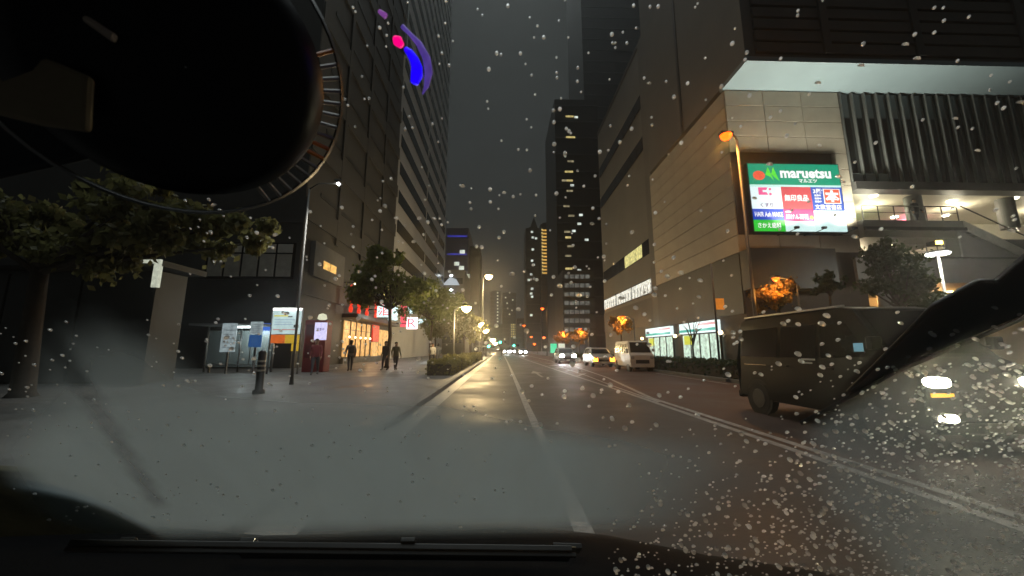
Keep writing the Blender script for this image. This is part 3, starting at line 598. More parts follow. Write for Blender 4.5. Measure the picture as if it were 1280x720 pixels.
# bare tree in front of the convenience store
t = thing('bare_tree', 'thin bare street tree standing before the lit convenience store', 'tree', (12.6, 24.6, .12)); w = MB(); g = random.Random(5)
w.tube([(12.6, 24.6, .12), (12.6, 24.6, 2.0)], [.07, .05], 7)
for k in range(16):
    a = g.uniform(0, 6.28); e = Vector((12.6 + .9 * math.cos(a) * g.uniform(.4, 1), 24.6 + .9 * math.sin(a), g.uniform(2.3, 3.6))); w.tube([(12.6, 24.6, g.uniform(1.4, 2)), Vector((12.6, 24.6, 2)).lerp(e, .5) + Vector((0, 0, .15)), e], [.03, .02, .006], 5, False)
w.build('trunk', bark, t, True)
def hedge(label, x0, x1, y0, y1, h, n, mat, seed, size=.12, group=None, z0=.12):
    g = random.Random(seed); t = thing('hedge', label, 'hedge', ((x0 + x1) / 2, y0, z0), group); vs = []; fs = []; o = t.location
    for i in range(n):
        p = Vector((g.uniform(x0, x1), g.uniform(y0, y1), z0 + h * (1 - g.random() ** 2) * (.85 + .2 * math.sin(i * .37) * g.random()))) - o
        a = Vector((g.gauss(0, 1), g.gauss(0, 1), g.gauss(0, 1))).normalized(); b = a.orthogonal().normalized(); s = size * g.uniform(.6, 1.4); k = len(vs); c2 = a.cross(b) * s * .4
        vs += [p - b * s * .5, p + c2, p + b * s * .5, p - c2]; fs.append((k, k + 1, k + 2, k + 3))
    put('foliage', MB().add(vs, fs).mesh('foliage', False), mat, t); MB().box(x0 + .08, x1 - .08, y0 + .05, y1 - .05, z0, z0 + h * .7).build('stems', bark, t)
hedge('low clipped hedge along the right-hand pavement behind the white van', 9.8, 10.7, 15.4, 30, .8, 7000, dgreen, 61, .14)
hedge('low hedge beside the far oncoming cars', 9.8, 10.7, 31.5, 60, .8, 5000, dgreen, 62, .18)
for i in range(6): hedge('%s low shrub clump of the kerb planting strip, counted from the striped bollard' % ORD[i], -3.6, -2.3, 18.5 + i * 5, 22.6 + i * 5, .75 + .15 * (i % 2), 2200, olive, 70 + i, .16, 'kerbside shrub clumps')

# ================================================================== bus stop and pavement furniture
p0 = onG(300, 466, .12); BY = 21.0
s = thing('bus_shelter', 'glass bus shelter with tube light beside the timetable posters', 'bus shelter', (-13.2, BY, .12))
xa, xb = onY(248, 400, BY).x, onY(338, 400, BY).x
bx('roof', M('shelter_roof', (.2, .2, .2), .5), s, xa, xb, BY - .6, BY + .9, 2.62, 2.72); tube_m = E('tube_light', (.85, 1, 1), 5)
tb = onY(318, 396, BY); bx('tube_light', tube_m, s, tb.x - .65, tb.x + .65, BY - .3, BY - .2, 2.5, 2.58); lamp(s, (tb.x, BY - .1, 2.3), 55, (.85, 1, 1), .3)
for k, x in enumerate((xa + .1, (xa + xb) / 2, xb - .1)): MB().tube([(x, BY + .7, .12), (x, BY + .7, 2.62)], .05, 8).build('post', grey_metal, s, True)
def clear_glass():
    if 'shelter_glass' in MATS: return MATS['shelter_glass']
    m = bpy.data.materials.new('shelter_glass'); MATS['shelter_glass'] = m; m.use_nodes = True; t = m.node_tree; b = t.nodes['Principled BSDF']
    b.inputs['Base Color'].default_value = (.5, .58, .58, 1); b.inputs['Alpha'].default_value = .35; b.inputs['Roughness'].default_value = .15; return m
for k in range(3):
    w = (xb - xa - .3) / 3; bx('glass_panel', clear_glass(), s, xa + .15 + k * w, xa + .15 + (k + 1) * w - .06, BY + .68, BY + .71, .4, 2.4)
bx('bench', grey_metal, s, xa + .4, xb - .4, BY + .2, BY + .6, .5, .56)
for x in (xa + .6, xb - .6): bx('bench_leg', grey_metal, s, x - .04, x + .04, BY + .35, BY + .45, .12, .5)
post_w = E('poster_pale', (.78, .95, 1), .3, .25, 3); post_b = E('poster_blue', (.05, .2, .6), .3); 
for px0, px1, py0, py1, lb in ((279, 293, 404, 440, 'tall pale timetable poster leaning at the shelter end'), (314, 326, 402, 434, 'pale timetable poster with dark lower half at the shelter')):
    a = onY(px0, py0, BY - .9); b = onY(px1, py1, BY - .9); s = thing('timetable_stand', lb, 'timetable', ((a.x + b.x) / 2, BY - .9, .12))
    zz = b.z if 'tall' in lb else (a.z + b.z) / 2
    bx('poster', post_w, s, a.x, b.x, BY - .92, BY - .88, zz, a.z); bx('post', grey_metal, s, (a.x + b.x) / 2 - .04, (a.x + b.x) / 2 + .04, BY - .875, BY - .8, .12, a.z)
    if zz > b.z: bx('lower_poster', post_b, s, a.x, b.x, BY - .92, BY - .88, b.z, zz - .03)
    for k in range(5): z = zz + (a.z - zz) * (.15 + .15 * k); bx('text_line', M('print_grey', (.2, .22, .25), .6), s, a.x + .08, b.x - .08 - .06 * (k % 2), BY - .926, BY - .921, z, z + .025)
a = onY(326, 404, BY + 1.2); b = onY(341, 418, BY + 1.2); s = thing('blue_board', 'small lit blue board between shelter and bus stop sign', 'sign', (a.x, BY + 1.2, .12)); bx('panel', E('board_blue', (.05, .2, .9), .6), s, a.x, b.x, BY + 1.2, BY + 1.25, b.z, a.z); bx('post', grey_metal, s, a.x + .3, a.x + .38, BY + 1.26, BY + 1.32, .12, a.z)
# bus stop sign
a = onY(342, 388, 20); b = onY(374, 418, 20); c_ = onY(374, 429, 20)
s = thing('bus_stop_sign', 'lit bus stop sign with white route panel above orange and yellow boards', 'bus stop', ((a.x + b.x) / 2, 20, .12))
pan = bx('route_panel', E('route_panel', (.72, .95, .95), .62, .12, 2), s, a.x, b.x, 20, 20.12, b.z + .02, a.z); bx('lamp_strip', E('lamp_strip', (1, 1, .95), 3.5), s, a.x, b.x, 19.95, 20.15, a.z + .005, a.z + .12)
for x0, x1, z0, z1, m in ((.05, .55, .74, .8, E('p_yellow', (.9, .85, .2), .6)), (.05, .9, .18, .21, E('p_red', (.9, .2, .15), .5)), (.08, .8, .6, .62, E('p_blue', (.3, .5, .8), .5)), (.08, .7, .5, .52, E('p_blue', (.3, .5, .8), .5)), (.08, .75, .4, .42, E('p_blue', (.3, .5, .8), .5)), (.78, .95, .28, .4, dark_metal), (.55, .7, .72, .76, dark_metal)):
    w, h = b.x - a.x, a.z - b.z; bx('print', m, pan, a.x + x0 * w, a.x + x1 * w, 19.985, 19.998, b.z + z0 * h, b.z + z1 * h)
mx_ = (a.x + b.x) / 2; bx('orange_board', E('orange_board', (1, .2, .03), .55), s, a.x, mx_ - .01, 20, 20.1, c_.z, b.z - .02); bx('yellow_board', E('yellow_board', (.95, .6, .05), .5), s, mx_ + .01, b.x, 20, 20.1, c_.z, b.z - .02); bx('yellow_tag', E('yellow_board', (.95, .6, .05), .5), s, b.x - .35, b.x, 20, 20.1, c_.z - .4, c_.z - .02)
for x in (a.x - .05, b.x + .05): MB().tube([(x, 20.05, .12), (x, 20.05, a.z + .1)], .045, 8).build('post', grey_metal, s, True)
lamp(s, (mx_, 19.6, a.z + .15), 60, (.9, 1, 1), .2)
# red kiosk with bright screen
a = onY(382, 400, 21.5); b = onY(407, 448, 21.5); s = thing('red_kiosk', 'dark red vending kiosk with a glowing lilac screen beside the bus stop', 'vending machine', ((a.x + b.x) / 2, 21.5, .12))
bx('cabinet', M('kiosk_red', (.16, .012, .02), .4), s, a.x, b.x - .1, 21.5, 22.3, .12, a.z, bevel=.03); q0 = onY(394, 403, 21.4); q1 = onY(407, 425, 21.4)
bx('screen', E('kiosk_screen', (.72, .68, 1), 1.0, .15, 4), s, q0.x, q1.x, 21.4, 21.48, q1.z, q0.z); text('営業中', E('kiosk_ink', (.25, .2, .6), .4), s, ((q0.x + q1.x) / 2, 21.395, (q0.z + q1.z) / 2 + .1), (1, 0, 0), (0, 0, 1), .4, .16)
bx('display_window', M('kiosk_glass', (.1, .02, .03), .2), s, a.x + .1, q0.x - .06, 21.46, 21.49, .9, a.z - .25)
put('top_lamp', MB().lathe([(.1, 0), (.26, .1), (.2, .34), (.05, .4)], n=12).mesh('top_lamp'), E('kiosk_lamp', (.9, .9, .65), .8), s, True, loc=(.1, .4, a.z - .12))
# striped bollard
a = onG(323, 492, .12); s = thing('bollard', 'dark striped bollard standing alone on the open pavement', 'bollard', a)
put('post', MB().lathe([(.16, 0), (.15, .1), (.1, .12), (.1, 1.15), (.03, 1.22)], n=12).mesh('post'), dark_metal, s, True)
for k in range(3): put('stripe', MB().lathe([(.104, 0), (.104, .05)], n=12).mesh('stripe'), M('reflector', (.6, .58, .5), .3), s, loc=(0, 0, .62 + k * .13))

# ================================================================== vehicles (local frame: +y forward, built round their own base)
tyre_m = M('tyre', (.015, .015, .015), .8); rim_m = M('rim', (.07, .07, .07), .4, .6); chrome = M('chrome', (.6, .6, .6), .2, 1)
plate_m = M('number_plate', (.6, .6, .5), .5)
def oval(x, z, w, h, L):
    m = MB(); n = 16; sq = lambda c: math.copysign(abs(c) ** .7, c)
    rg_ = lambda f, y: [(x + sq(math.cos(2 * math.pi * k / n)) * w / 2 * f, y, z + sq(math.sin(2 * math.pi * k / n)) * h / 2 * f) for k in range(n)]
    vs = rg_(1, L - .06) + rg_(1, L + .005) + rg_(.8, L + .03) + rg_(.4, L + .042)
    fs = [(i * n + k, i * n + (k + 1) % n, (i + 1) * n + (k + 1) % n, (i + 1) * n + k) for i in range(3) for k in range(n)] + [tuple(range(3 * n, 4 * n))]
    return m.add(vs, fs)
def vehicle(name, label, cat, loc, rotz, prof, W, belt, tumble, paintm, side_wins, screen, rear, lamp_m, lamps, wheels, grille, group=None, wr=.29, mirror=True, handles=(), plate=None, low_lamps=None, low_m=None, signals=None, sig_m=None):
    t = thing(name, label, cat, loc, group, rotz)
    hw = lambda z: W / 2 - tumble * max(0, z - belt) - .05 * max(0, .55 - z)
    def P(bld, nm, mat, par=t, **k):
        return put(nm, bld.mesh(nm), mat, par, k.get('smooth', False), k.get('bevel', 0))
    m = MB(); n = len(prof)
    m.add([(-hw(z), y, z) for y, z in prof] + [(hw(z), y, z) for y, z in prof], [tuple(range(n)), tuple(range(n, 2 * n))[::-1]] + [(i, (i + 1) % n, n + (i + 1) % n, n + i) for i in range(n)])
    body = P(m, 'body', paintm, bevel=.045)
    for sd in (-1, 1):
        for w in side_wins:
            g = MB().prism([(sd * (hw(z) + .004), y, z) for y, z in w], (sd * .006, 0, 0)); P(g, 'side_window', black_glass)
        for y, z in handles: P(MB().box(min(sd * hw(z), sd * (hw(z) + .035)), max(sd * hw(z), sd * (hw(z) + .035)), y, y + .16, z, z + .03), 'door_handle', paintm)
        for y in wheels:
            c = sd * (W / 2 - .11)
            wl_ = MB(); wl_.tube([(c - .1, y, wr), (c + .1, y, wr)], wr, 20); ty = P(wl_, 'wheel', tyre_m, smooth=False)
            P(MB().tube([(c + sd * .09, y, wr), (c + sd * .112, y, wr)], [wr * .66, wr * .6], 14), 'rim', rim_m, ty)
            P(MB().tube([(c + sd * .07, y, wr + .01), (c + sd * .092, y, wr + .01)], wr * 1.22, 20), 'wheel_arch', rubber)
        if mirror:
            y, z = screen[0][0] - .12, screen[0][1] + .12
            P(MB().box(min(sd * (hw(z) + .03), sd * (hw(z) + .2)), max(sd * (hw(z) + .03), sd * (hw(z) + .2)), y - .05, y + .05, z - .02, z + .17).box(min(sd * (hw(z) - .05), sd * (hw(z) + .05)), max(sd * (hw(z) - .05), sd * (hw(z) + .05)), y - .02, y + .02, z, z + .04), 'wing_mirror', paintm, bevel=.02)
    def slope_glass(seg, nm, mat, f0=.06, f1=.94):
        (y0, z0), (y1, z1) = seg; a = Vector((0, y0, z0)); b = Vector((0, y1, z1)); d = b - a; nr = Vector((0, d.z, -d.y)).normalized()
        if nr.y * (1 if y0 > 1.5 else -1) < 0: nr = -nr
        q0, q1 = a + d * f0 + nr * .006, a + d * f1 + nr * .006; w0, w1 = hw(z0) - .09, hw(z1) - .09
        return P(MB().prism([(-w0, q0.y, q0.z), (w0, q0.y, q0.z), (w1, q1.y, q1.z), (-w1, q1.y, q1.z)], nr * .006), nm, mat)
    slope_glass(screen, 'windscreen', black_glass); slope_glass(rear, 'rear_window', black_glass)
    L = max(y for y, z in prof)
    for (x, z, w, h) in lamps:
        for sd in (-1, 1): P(oval(sd * x, z, w, h, L), 'headlight', lamp_m)
    for (x, z, w, h) in low_lamps or []:
        for sd in (-1, 1): P(oval(sd * x, z, w, h, L), 'fog_light', low_m or lamp_m)
    for (x, z, w, h) in signals or []:
        for sd in (-1, 1): P(MB().box(sd * x - w / 2, sd * x + w / 2, L - .06, L + .016, z - h / 2, z + h / 2), 'turn_signal', sig_m)
    gx, gz0, gz1 = grille; gr = P(MB().box(-gx, gx, L - .04, L + .008, gz0, gz1), 'grille', rubber)
    k = gz0 + .03
    while k < gz1 - .03: P(MB().box(-gx + .03, gx - .03, L + .009, L + .018, k, k + .02), 'grille_bar', dark_metal, gr); k += .06
    P(MB().box(-W / 2 + .04, W / 2 - .04, L - .08, L + .05, .27, .43), 'front_bumper', paintm, bevel=.03); P(MB().box(-W / 2 + .04, W / 2 - .04, -.05, .08, .27, .43), 'rear_bumper', paintm, bevel=.03)
    for sd in (-1, 1): P(MB().box(sd * (W / 2 - .12) - .06, sd * (W / 2 - .12) + .06, -.012, .05, .75, 1.05), 'tail_light', M('tail_red', (.3, .01, .01), .3))
    P(MB().box(-.16, .16, L + .05, L + .06, .3, .42), 'number_plate', plate_m)
    return t, hw, P
hl = E('headlight_lens', (1, 1, .97), 40); hl_warm = E('headlight_warm', (1, .93, .68), 45); hl_off = M('headlight_off', (.35, .35, .33), .15); amber = E('amber_signal', (1, .28, .02), 10)
sig_dim = E('amber_marker', (1, .45, .03), 2.5)
KEI = [(.02, .3), (0, 1.0), (.1, 1.82), (.28, 1.9), (2.5, 1.9), (2.72, 1.85), (3.18, 1.12), (3.37, 1.02), (3.4, .75), (3.39, .3)]
wvan = M('van_white', (.55, .55, .52), .35, var=.06, coat=.3)
vehicle('white_van', 'boxy white delivery van waiting in the oncoming lane', 'van', (8.75, 26.75, 0), math.pi, KEI, 1.5, 1.0, .12, wvan,
        [[(.15, 1.12), (.2, 1.7), (1.1, 1.7), (1.1, 1.12)], [(1.18, 1.12), (1.18, 1.7), (2.0, 1.7), (2.0, 1.12)], [(2.08, 1.12), (2.08, 1.7), (2.62, 1.7), (2.98, 1.12)]],
        [(3.18, 1.12), (2.72, 1.85)], [(0, 1.0), (.1, 1.82)], hl_off, [(.6, .87, .22, .2)], (.55, 2.85), (.42, .5, .72), handles=((1.2, .95), (2.1, .95)))
HAT = [(0, .32), (0, .85), (.1, 1.0), (.5, 1.46), (.85, 1.53), (2.0, 1.5), (2.25, 1.42), (2.9, 1.0), (3.6, .86), (3.78, .7), (3.8, .32)]
vehicle('silver_hatchback', 'pale hatchback flashing an orange indicator tucked behind the white van', 'car', (8.0, 33.2, 0), math.pi, HAT, 1.65, .95, .28, M('car_silver', (.4, .4, .38), .3, .4, coat=.4),
        [[(.45, 1.02), (.62, 1.38), (1.35, 1.42), (1.35, 1.02)], [(1.42, 1.02), (1.42, 1.42), (2.1, 1.38), (2.6, 1.02)]], [(2.9, 1.0), (2.25, 1.42)], [(.1, 1.0), (.5, 1.46)], hl_off, [(.62, .74, .26, .16)], (.65, 3.0), (.4, .42, .58),
        signals=[(.66, .6, .34, .3)], sig_m=amber, handles=((1.3, .9),))
t, hw, P = vehicle('oncoming_car', 'oncoming dark hatchback with both bright white headlights on', 'car', (6.45, 40.2, 0), math.pi, HAT, 1.68, .95, .28, M('car_grey', (.12, .12, .125), .3, .4, coat=.4),
        [[(.45, 1.02), (.62, 1.38), (1.35, 1.42), (1.35, 1.02)], [(1.42, 1.02), (1.42, 1.42), (2.1, 1.38), (2.6, 1.02)]], [(2.9, 1.0), (2.25, 1.42)], [(.1, 1.0), (.5, 1.46)], hl, [(.58, .76, .42, .3)], (.65, 3.0), (.4, .42, .58))
def beam(x, y, z, power, col, aim=(-.08, -1, -.06), parent=None, spot=70):
    o = lamp(None, (x, y, z), power, col, .06, 'SPOT', R(spot), aim); o.name = 'headlight_beam'
for x in (5.85, 7.05): beam(x, 36.3, .74, 300, (1, 1, .95))
for i, (x, y, lb) in enumerate(((1.6, 105, 'far car with twin headlights near the traffic signals'), (3.9, 128, 'very far car with headlights beyond the signals'), (5.2, 92, 'distant oncoming car near the median boards'))):
    vehicle('far_car', lb, 'car', (x, y, 0), math.pi, HAT, 1.68, .95, .28, MATS['car_grey'], [], [(2.9, 1.0), (2.25, 1.42)], [(.1, 1.0), (.5, 1.46)], hl, [(.58, .8, .55, .5)], (.65, 3.0), (.4, .42, .58), mirror=False)
    beam(x, y - 4.2, .8, 500, (1, 1, .95))
# black van passing close on the right
VAN = [(.04, .3), (0, 1.0), (.1, 1.95), (.32, 2.06), (2.75, 2.06), (3.0, 2.01), (3.6, 1.25), (3.92, 1.08), (4.0, .82), (3.98, .3)]
vblack = M('van_black', (.003, .0036, .004), .32, var=.1, spec=.09)
VX, VY = 6.4, 8.9
t, hw, P = vehicle('black_van', 'tall glossy black van passing close in the oncoming lane with headlights on', 'van', (VX, VY, 0), math.pi, VAN, 1.7, 1.05, .13, vblack,
        [[(.2, 1.2), (.25, 1.78), (1.35, 1.8), (1.35, 1.2)], [(1.45, 1.2), (1.45, 1.8), (2.3, 1.8), (2.3, 1.2)], [(2.4, 1.2), (2.4, 1.78), (2.9, 1.76), (3.3, 1.25)]],
        [(3.6, 1.25), (3.0, 2.01)], [(0, 1.0), (.1, 1.95)], hl_warm, [(.66, .92, .34, .14)], (.7, 3.25), (.4, .55, .8), wr=.32, handles=((1.5, 1.02), (2.5, 1.02)),
        low_lamps=[(.6, .46, .26, .12)], low_m=hl_warm, signals=[(.64, .76, .3, .05)], sig_m=sig_dim)
for nm, y, z, w, h, mat in (('sticker', 3.05, 1.32, .16, .13, E('sticker_blue', (.25, .6, .75), .35)), ('label', 2.0, 1.16, .3, .03, white_paint), ('label', 2.02, 1.1, .22, .025, white_paint), ('trim_strip', .35, 1.02, .7, .02, chrome)):
    P(MB().box(hw(z) + .011, hw(z) + .016, y, y + w, z, z + h), nm, mat)
P(MB().box(-.72, .72, .3, 2.7, 2.065, 2.075), 'roof_seam', M('roof_edge', (.3, .3, .3), .3, .5))
P(MB().box(.69, .73, .3, 2.85, 2.055, 2.085), 'rain_gutter', M('gutter_grey', (.45, .45, .45), .3, .6))
for sx in (-.66, .66): beam(VX + sx, VY - 4.06, .92, 48, (1, .9, .55), (-.8, -.62, .09), spot=50)

# ================================================================== people (one continuous skinned body each)
def person(label, loc, rotz, h=1.7, stride=.22, coat_c=(.03, .03, .035), leg_c=(.02, .022, .03), bag=False, arm=.12, hair_c=(.012, .01, .009)):
    coat_c = tuple(min(.4, c * 2.2) for c in coat_c); leg_c = tuple(c * 2.2 for c in leg_c)
    k = h / 1.7; J = {}; Ed = []; Rr = {}
    def v(n, x, y, z, r): J[n] = Vector((x, y, z)) * k; Rr[n] = r * k * (1.22 if r > .03 else 1.1); return n
    def e(*ns): Ed.extend(zip(ns, ns[1:]))
    v('pel', 0, 0, .93, .135); v('waist', 0, .005, 1.08, .125); v('chest', 0, 0, 1.28, .15); v('neck0', 0, 0, 1.42, .075); v('neck', 0, .005, 1.48, .05); v('head0', 0, .02, 1.56, .085); v('head', 0, .015, 1.64, .088); v('crown', 0, .005, 1.69, .06)
    e('pel', 'waist', 'chest', 'neck0', 'neck', 'head0', 'head', 'crown')
    v('nose', 0, .115, 1.585, .012); e('head0', 'nose')
    for s, n in ((-1, 'l'), (1, 'r')):
        st = stride * s
        v(n + 'hip', s * .095, 0, .88, .095); v(n + 'kn', s * .1, st * .55 + .03, .49, .06); v(n + 'an', s * .1, st - (.05 if st < 0 else 0), .09 + (.04 if st < 0 else 0), .042); v(n + 'toe', s * .11, st + .15, .035, .035)
        e('pel', n + 'hip', n + 'kn', n + 'an', n + 'toe')
        v(n + 'sh', s * .19, 0, 1.39, .062); v(n + 'el', s * .25, -st * .3 - .03, 1.12, .045); v(n + 'wr', s * .25, -st * .6 + arm, .9, .03); v(n + 'pm', s * .25, -st * .6 + arm + .02, .83, .032)
        e('chest', n + 'sh', n + 'el', n + 'wr', n + 'pm')
        p = J[n + 'pm'] / k
        for i, (dy, ln) in enumerate(((-.032, .062), (-.011, .075), (.011, .08), (.03, .07))):
            v(n + 'f%da' % i, p.x, p.y + dy, p.z - .04, .009); v(n + 'f%db' % i, p.x - s * .012, p.y + dy + .006, p.z - .04 - ln, .008); e(n + 'pm', n + 'f%da' % i, n + 'f%db' % i)
        v(n + 'ta', p.x - s * .01, p.y + .045, p.z + .0, .011); v(n + 'tb', p.x - s * .02, p.y + .065, p.z - .045, .009); e(n + 'pm', n + 'ta', n + 'tb')
        v(n + 'ear', s * .088, .0, 1.61, .014); e('head', n + 'ear')
    names = list(J); ix = {n: i for i, n in enumerate(names)}
    me = bpy.data.meshes.new('body'); me.from_pydata([J[n] for n in names], [(ix[a], ix[b]) for a, b in Ed], [])
    o = bpy.data.objects.new('body_tmp', me); C.objects.link(o); o.modifiers.new('s', 'SKIN'); sv = me.skin_vertices[0].data
    for n in names: sv[ix[n]].radius = (Rr[n], Rr[n]); sv[ix[n]].use_root = n == 'pel'
    ss = o.modifiers.new('u', 'SUBSURF'); ss.levels = ss.render_levels = 1
    m2 = bpy.data.meshes.new_from_object(o.evaluated_get(bpy.context.evaluated_depsgraph_get())); bpy.data.objects.remove(o); m2.name = 'body'; m2.materials.clear()
    for mt in (M('coat_%.3f_%.3f' % coat_c[:2], coat_c, .8), M('trousers_%.3f' % leg_c[0], leg_c, .8), M('skin_tone', (.36, .22, .15), .6), M('hair_%.3f' % hair_c[0], hair_c, .7), M('shoe', (.02, .02, .02), .5)): m2.materials.append(mt)
    for f in m2.polygons:
        c = f.center / k; f.use_smooth = True; ax = abs(c.x)
        f.material_index = 4 if c.z < .1 else 1 if (c.z < .86 and ax < .2) else 2 if (ax > .2 and c.z < .88) else 0 if c.z < 1.44 else (3 if (c.z > 1.655 or c.y < -.01) else 2)
    t = thing('person', label, 'person', loc, 'pedestrians on the pavement', rotz); put('body', m2, None, t)
    hb = bmesh.new(); bmesh.ops.create_uvsphere(hb, u_segments=14, v_segments=9, radius=.1 * k)
    for q in hb.verts:
        q.co.y = q.co.y * 1.05 - .014 * k; q.co.z = q.co.z * .95 + 1.655 * k
        if q.co.y > .05 * k and q.co.z < 1.66 * k: q.co.y = .03 * k
    hm = bpy.data.meshes.new('hair'); hb.to_mesh(hm); hb.free(); put('hair', hm, m2.materials[3], t, True)
    em = MB()
    for s in (-1, 1): em.box(s * .032 - .011, s * .032 + .011, .098, .106, 1.605, 1.617)
    em.box(-.022, .022, .1, .106, 1.53, 1.538); em.v = [tuple(c * k for c in q) for q in em.v]; put('facial_features', em.mesh('facial_features'), M('eye_dark', (.03, .02, .02), .4), t)
    if bag: put('backpack', MB().box(-.14 * k, .14 * k, -.3 * k, -.13 * k, 1.0 * k, 1.4 * k).mesh('backpack'), M('bag_dark', (.02, .025, .03), .8), t, bevel=.05)
    return t
def gp(px, py): return onG(px, py, .12)
person('person in a dark reddish coat walking past the red kiosk', gp(393, 468.5), R(200), 1.72, .28, (.09, .015, .02))
person('person in a grey jacket with a dark bag before the restaurant windows', gp(437, 464), R(30), 1.74, .2, (.06, .06, .065), bag=True)
person('person in black standing under the bushy green street tree', gp(481, 463), R(160), 1.7, .12, (.015, .015, .018))
person('person in an olive coat standing close to the one in black', gp(494, 462.5), R(215), 1.66, .16, (.05, .05, .03), (.03, .03, .04))
person('person in a dark coat walking beyond the white lamp box sign', gp(547, 456), R(20), 1.7, .24, (.03, .035, .045))
person('person in pale top with dark trousers beside the kerbside shrubs', gp(540, 457), R(190), 1.68, .2, (.25, .25, .24))
p = onY(1146, 275, 21.6); dk = person('person leaning in silhouette at the mall deck railing', (p.x, 21.6, 8.95), R(180), 1.68, .08, (.012, .012, .014)); dk['group'] = 'people on the deck'

# ================================================================== our own car: windshield, wipers, bonnet
car = thing('driver_car', 'rain-wet windshield, wiper and dark bonnet of the car the view is from', 'car', (0, .9, 0))
pane = bpy.data.materials.new('clear_pane'); pane.use_nodes = True; pn = pane.node_tree; pn.nodes.remove(pn.nodes['Principled BSDF'])
tb_ = pn.nodes.new('ShaderNodeBsdfTransparent'); tb_.inputs['Color'].default_value = (.985, .99, .985, 1); pn.links.new(tb_.outputs[0], pn.nodes['Material Output'].inputs['Surface'])
def gpt(x, s, d=0): return Vector((x, GP.y - s * .7071, GP.z + s * .7071)) + GN * d     # x across, s up the slope
ws = MB().add([gpt(-1.6, -.5), gpt(1.6, -.5), gpt(1.25, 1.05), gpt(-1.25, 1.05)], [(0, 1, 2, 3)]).build('windshield', pane, car)
# mist slab added inside the glass to spread lamp light into soft halos
mist = bpy.data.materials.new('bloom_mist'); mist.use_nodes = True; mn = mist.node_tree; mn.nodes.remove(mn.nodes['Principled BSDF'])
vsn = mn.nodes.new('ShaderNodeVolumeScatter'); vsn.inputs['Color'].default_value = (1, 1, 1, 1); vsn.inputs['Density'].default_value = 3.4; vsn.inputs['Anisotropy'].default_value = .95
mn.links.new(vsn.outputs[0], mn.nodes['Material Output'].inputs['Volume'])
MB().prism([gpt(-1.55, -.48, -.012), gpt(1.55, -.48, -.012), gpt(1.2, 1.0, -.012), gpt(-1.2, 1.0, -.012)], GN * .008).build('bloom_mist', mist, ws)
# film of drizzle on the right; on the left a painted veil of reflection
fm = bpy.data.materials.new('veil_film'); fm.use_nodes = True; ft = fm.node_tree; ft.nodes.remove(ft.nodes['Principled BSDF'])
at_ = ft.nodes.new('ShaderNodeAttribute'); at_.attribute_name = 'film'; df = ft.nodes.new('ShaderNodeBsdfDiffuse'); df.inputs['Color'].default_value = (.38, .46, .49, 1); tl = ft.nodes.new('ShaderNodeBsdfTranslucent'); tl.inputs['Color'].default_value = (.38, .46, .49, 1)
ad = ft.nodes.new('ShaderNodeMixShader'); ad.inputs[0].default_value = .6; tp = ft.nodes.new('ShaderNodeBsdfTransparent'); mx = ft.nodes.new('ShaderNodeMixShader')
no = ft.nodes.new('ShaderNodeTexNoise'); no.inputs['Scale'].default_value = 9; no.inputs['Detail'].default_value = 5; fc = ft.nodes.new('ShaderNodeTexCoord'); mp = ft.nodes.new('ShaderNodeMapping'); mp.inputs['Rotation'].default_value = (0, 0, .5); mp.inputs['Scale'].default_value = (1.2, .35, .35)
rg = ft.nodes.new('ShaderNodeMapRange'); rg.inputs[1].default_value = .3; rg.inputs[2].default_value = .7; rg.inputs[3].default_value = .88; rg.inputs[4].default_value = 1.03; ml = ft.nodes.new('ShaderNodeMath'); ml.operation = 'MULTIPLY'
K = ft.links.new; K(fc.outputs['Object'], mp.inputs[0]); K(mp.outputs[0], no.inputs['Vector']); K(no.outputs['Fac'], rg.inputs[0]); K(rg.outputs[0], ml.inputs[0]); K(at_.outputs['Fac'], ml.inputs[1]); K(ml.outputs[0], mx.inputs[0])
K(df.outputs[0], ad.inputs[1]); K(tl.outputs[0], ad.inputs[2]); K(tp.outputs[0], mx.inputs[1]); K(ad.outputs[0], mx.inputs[2]); K(mx.outputs[0], ft.nodes['Material Output'].inputs['Surface'])
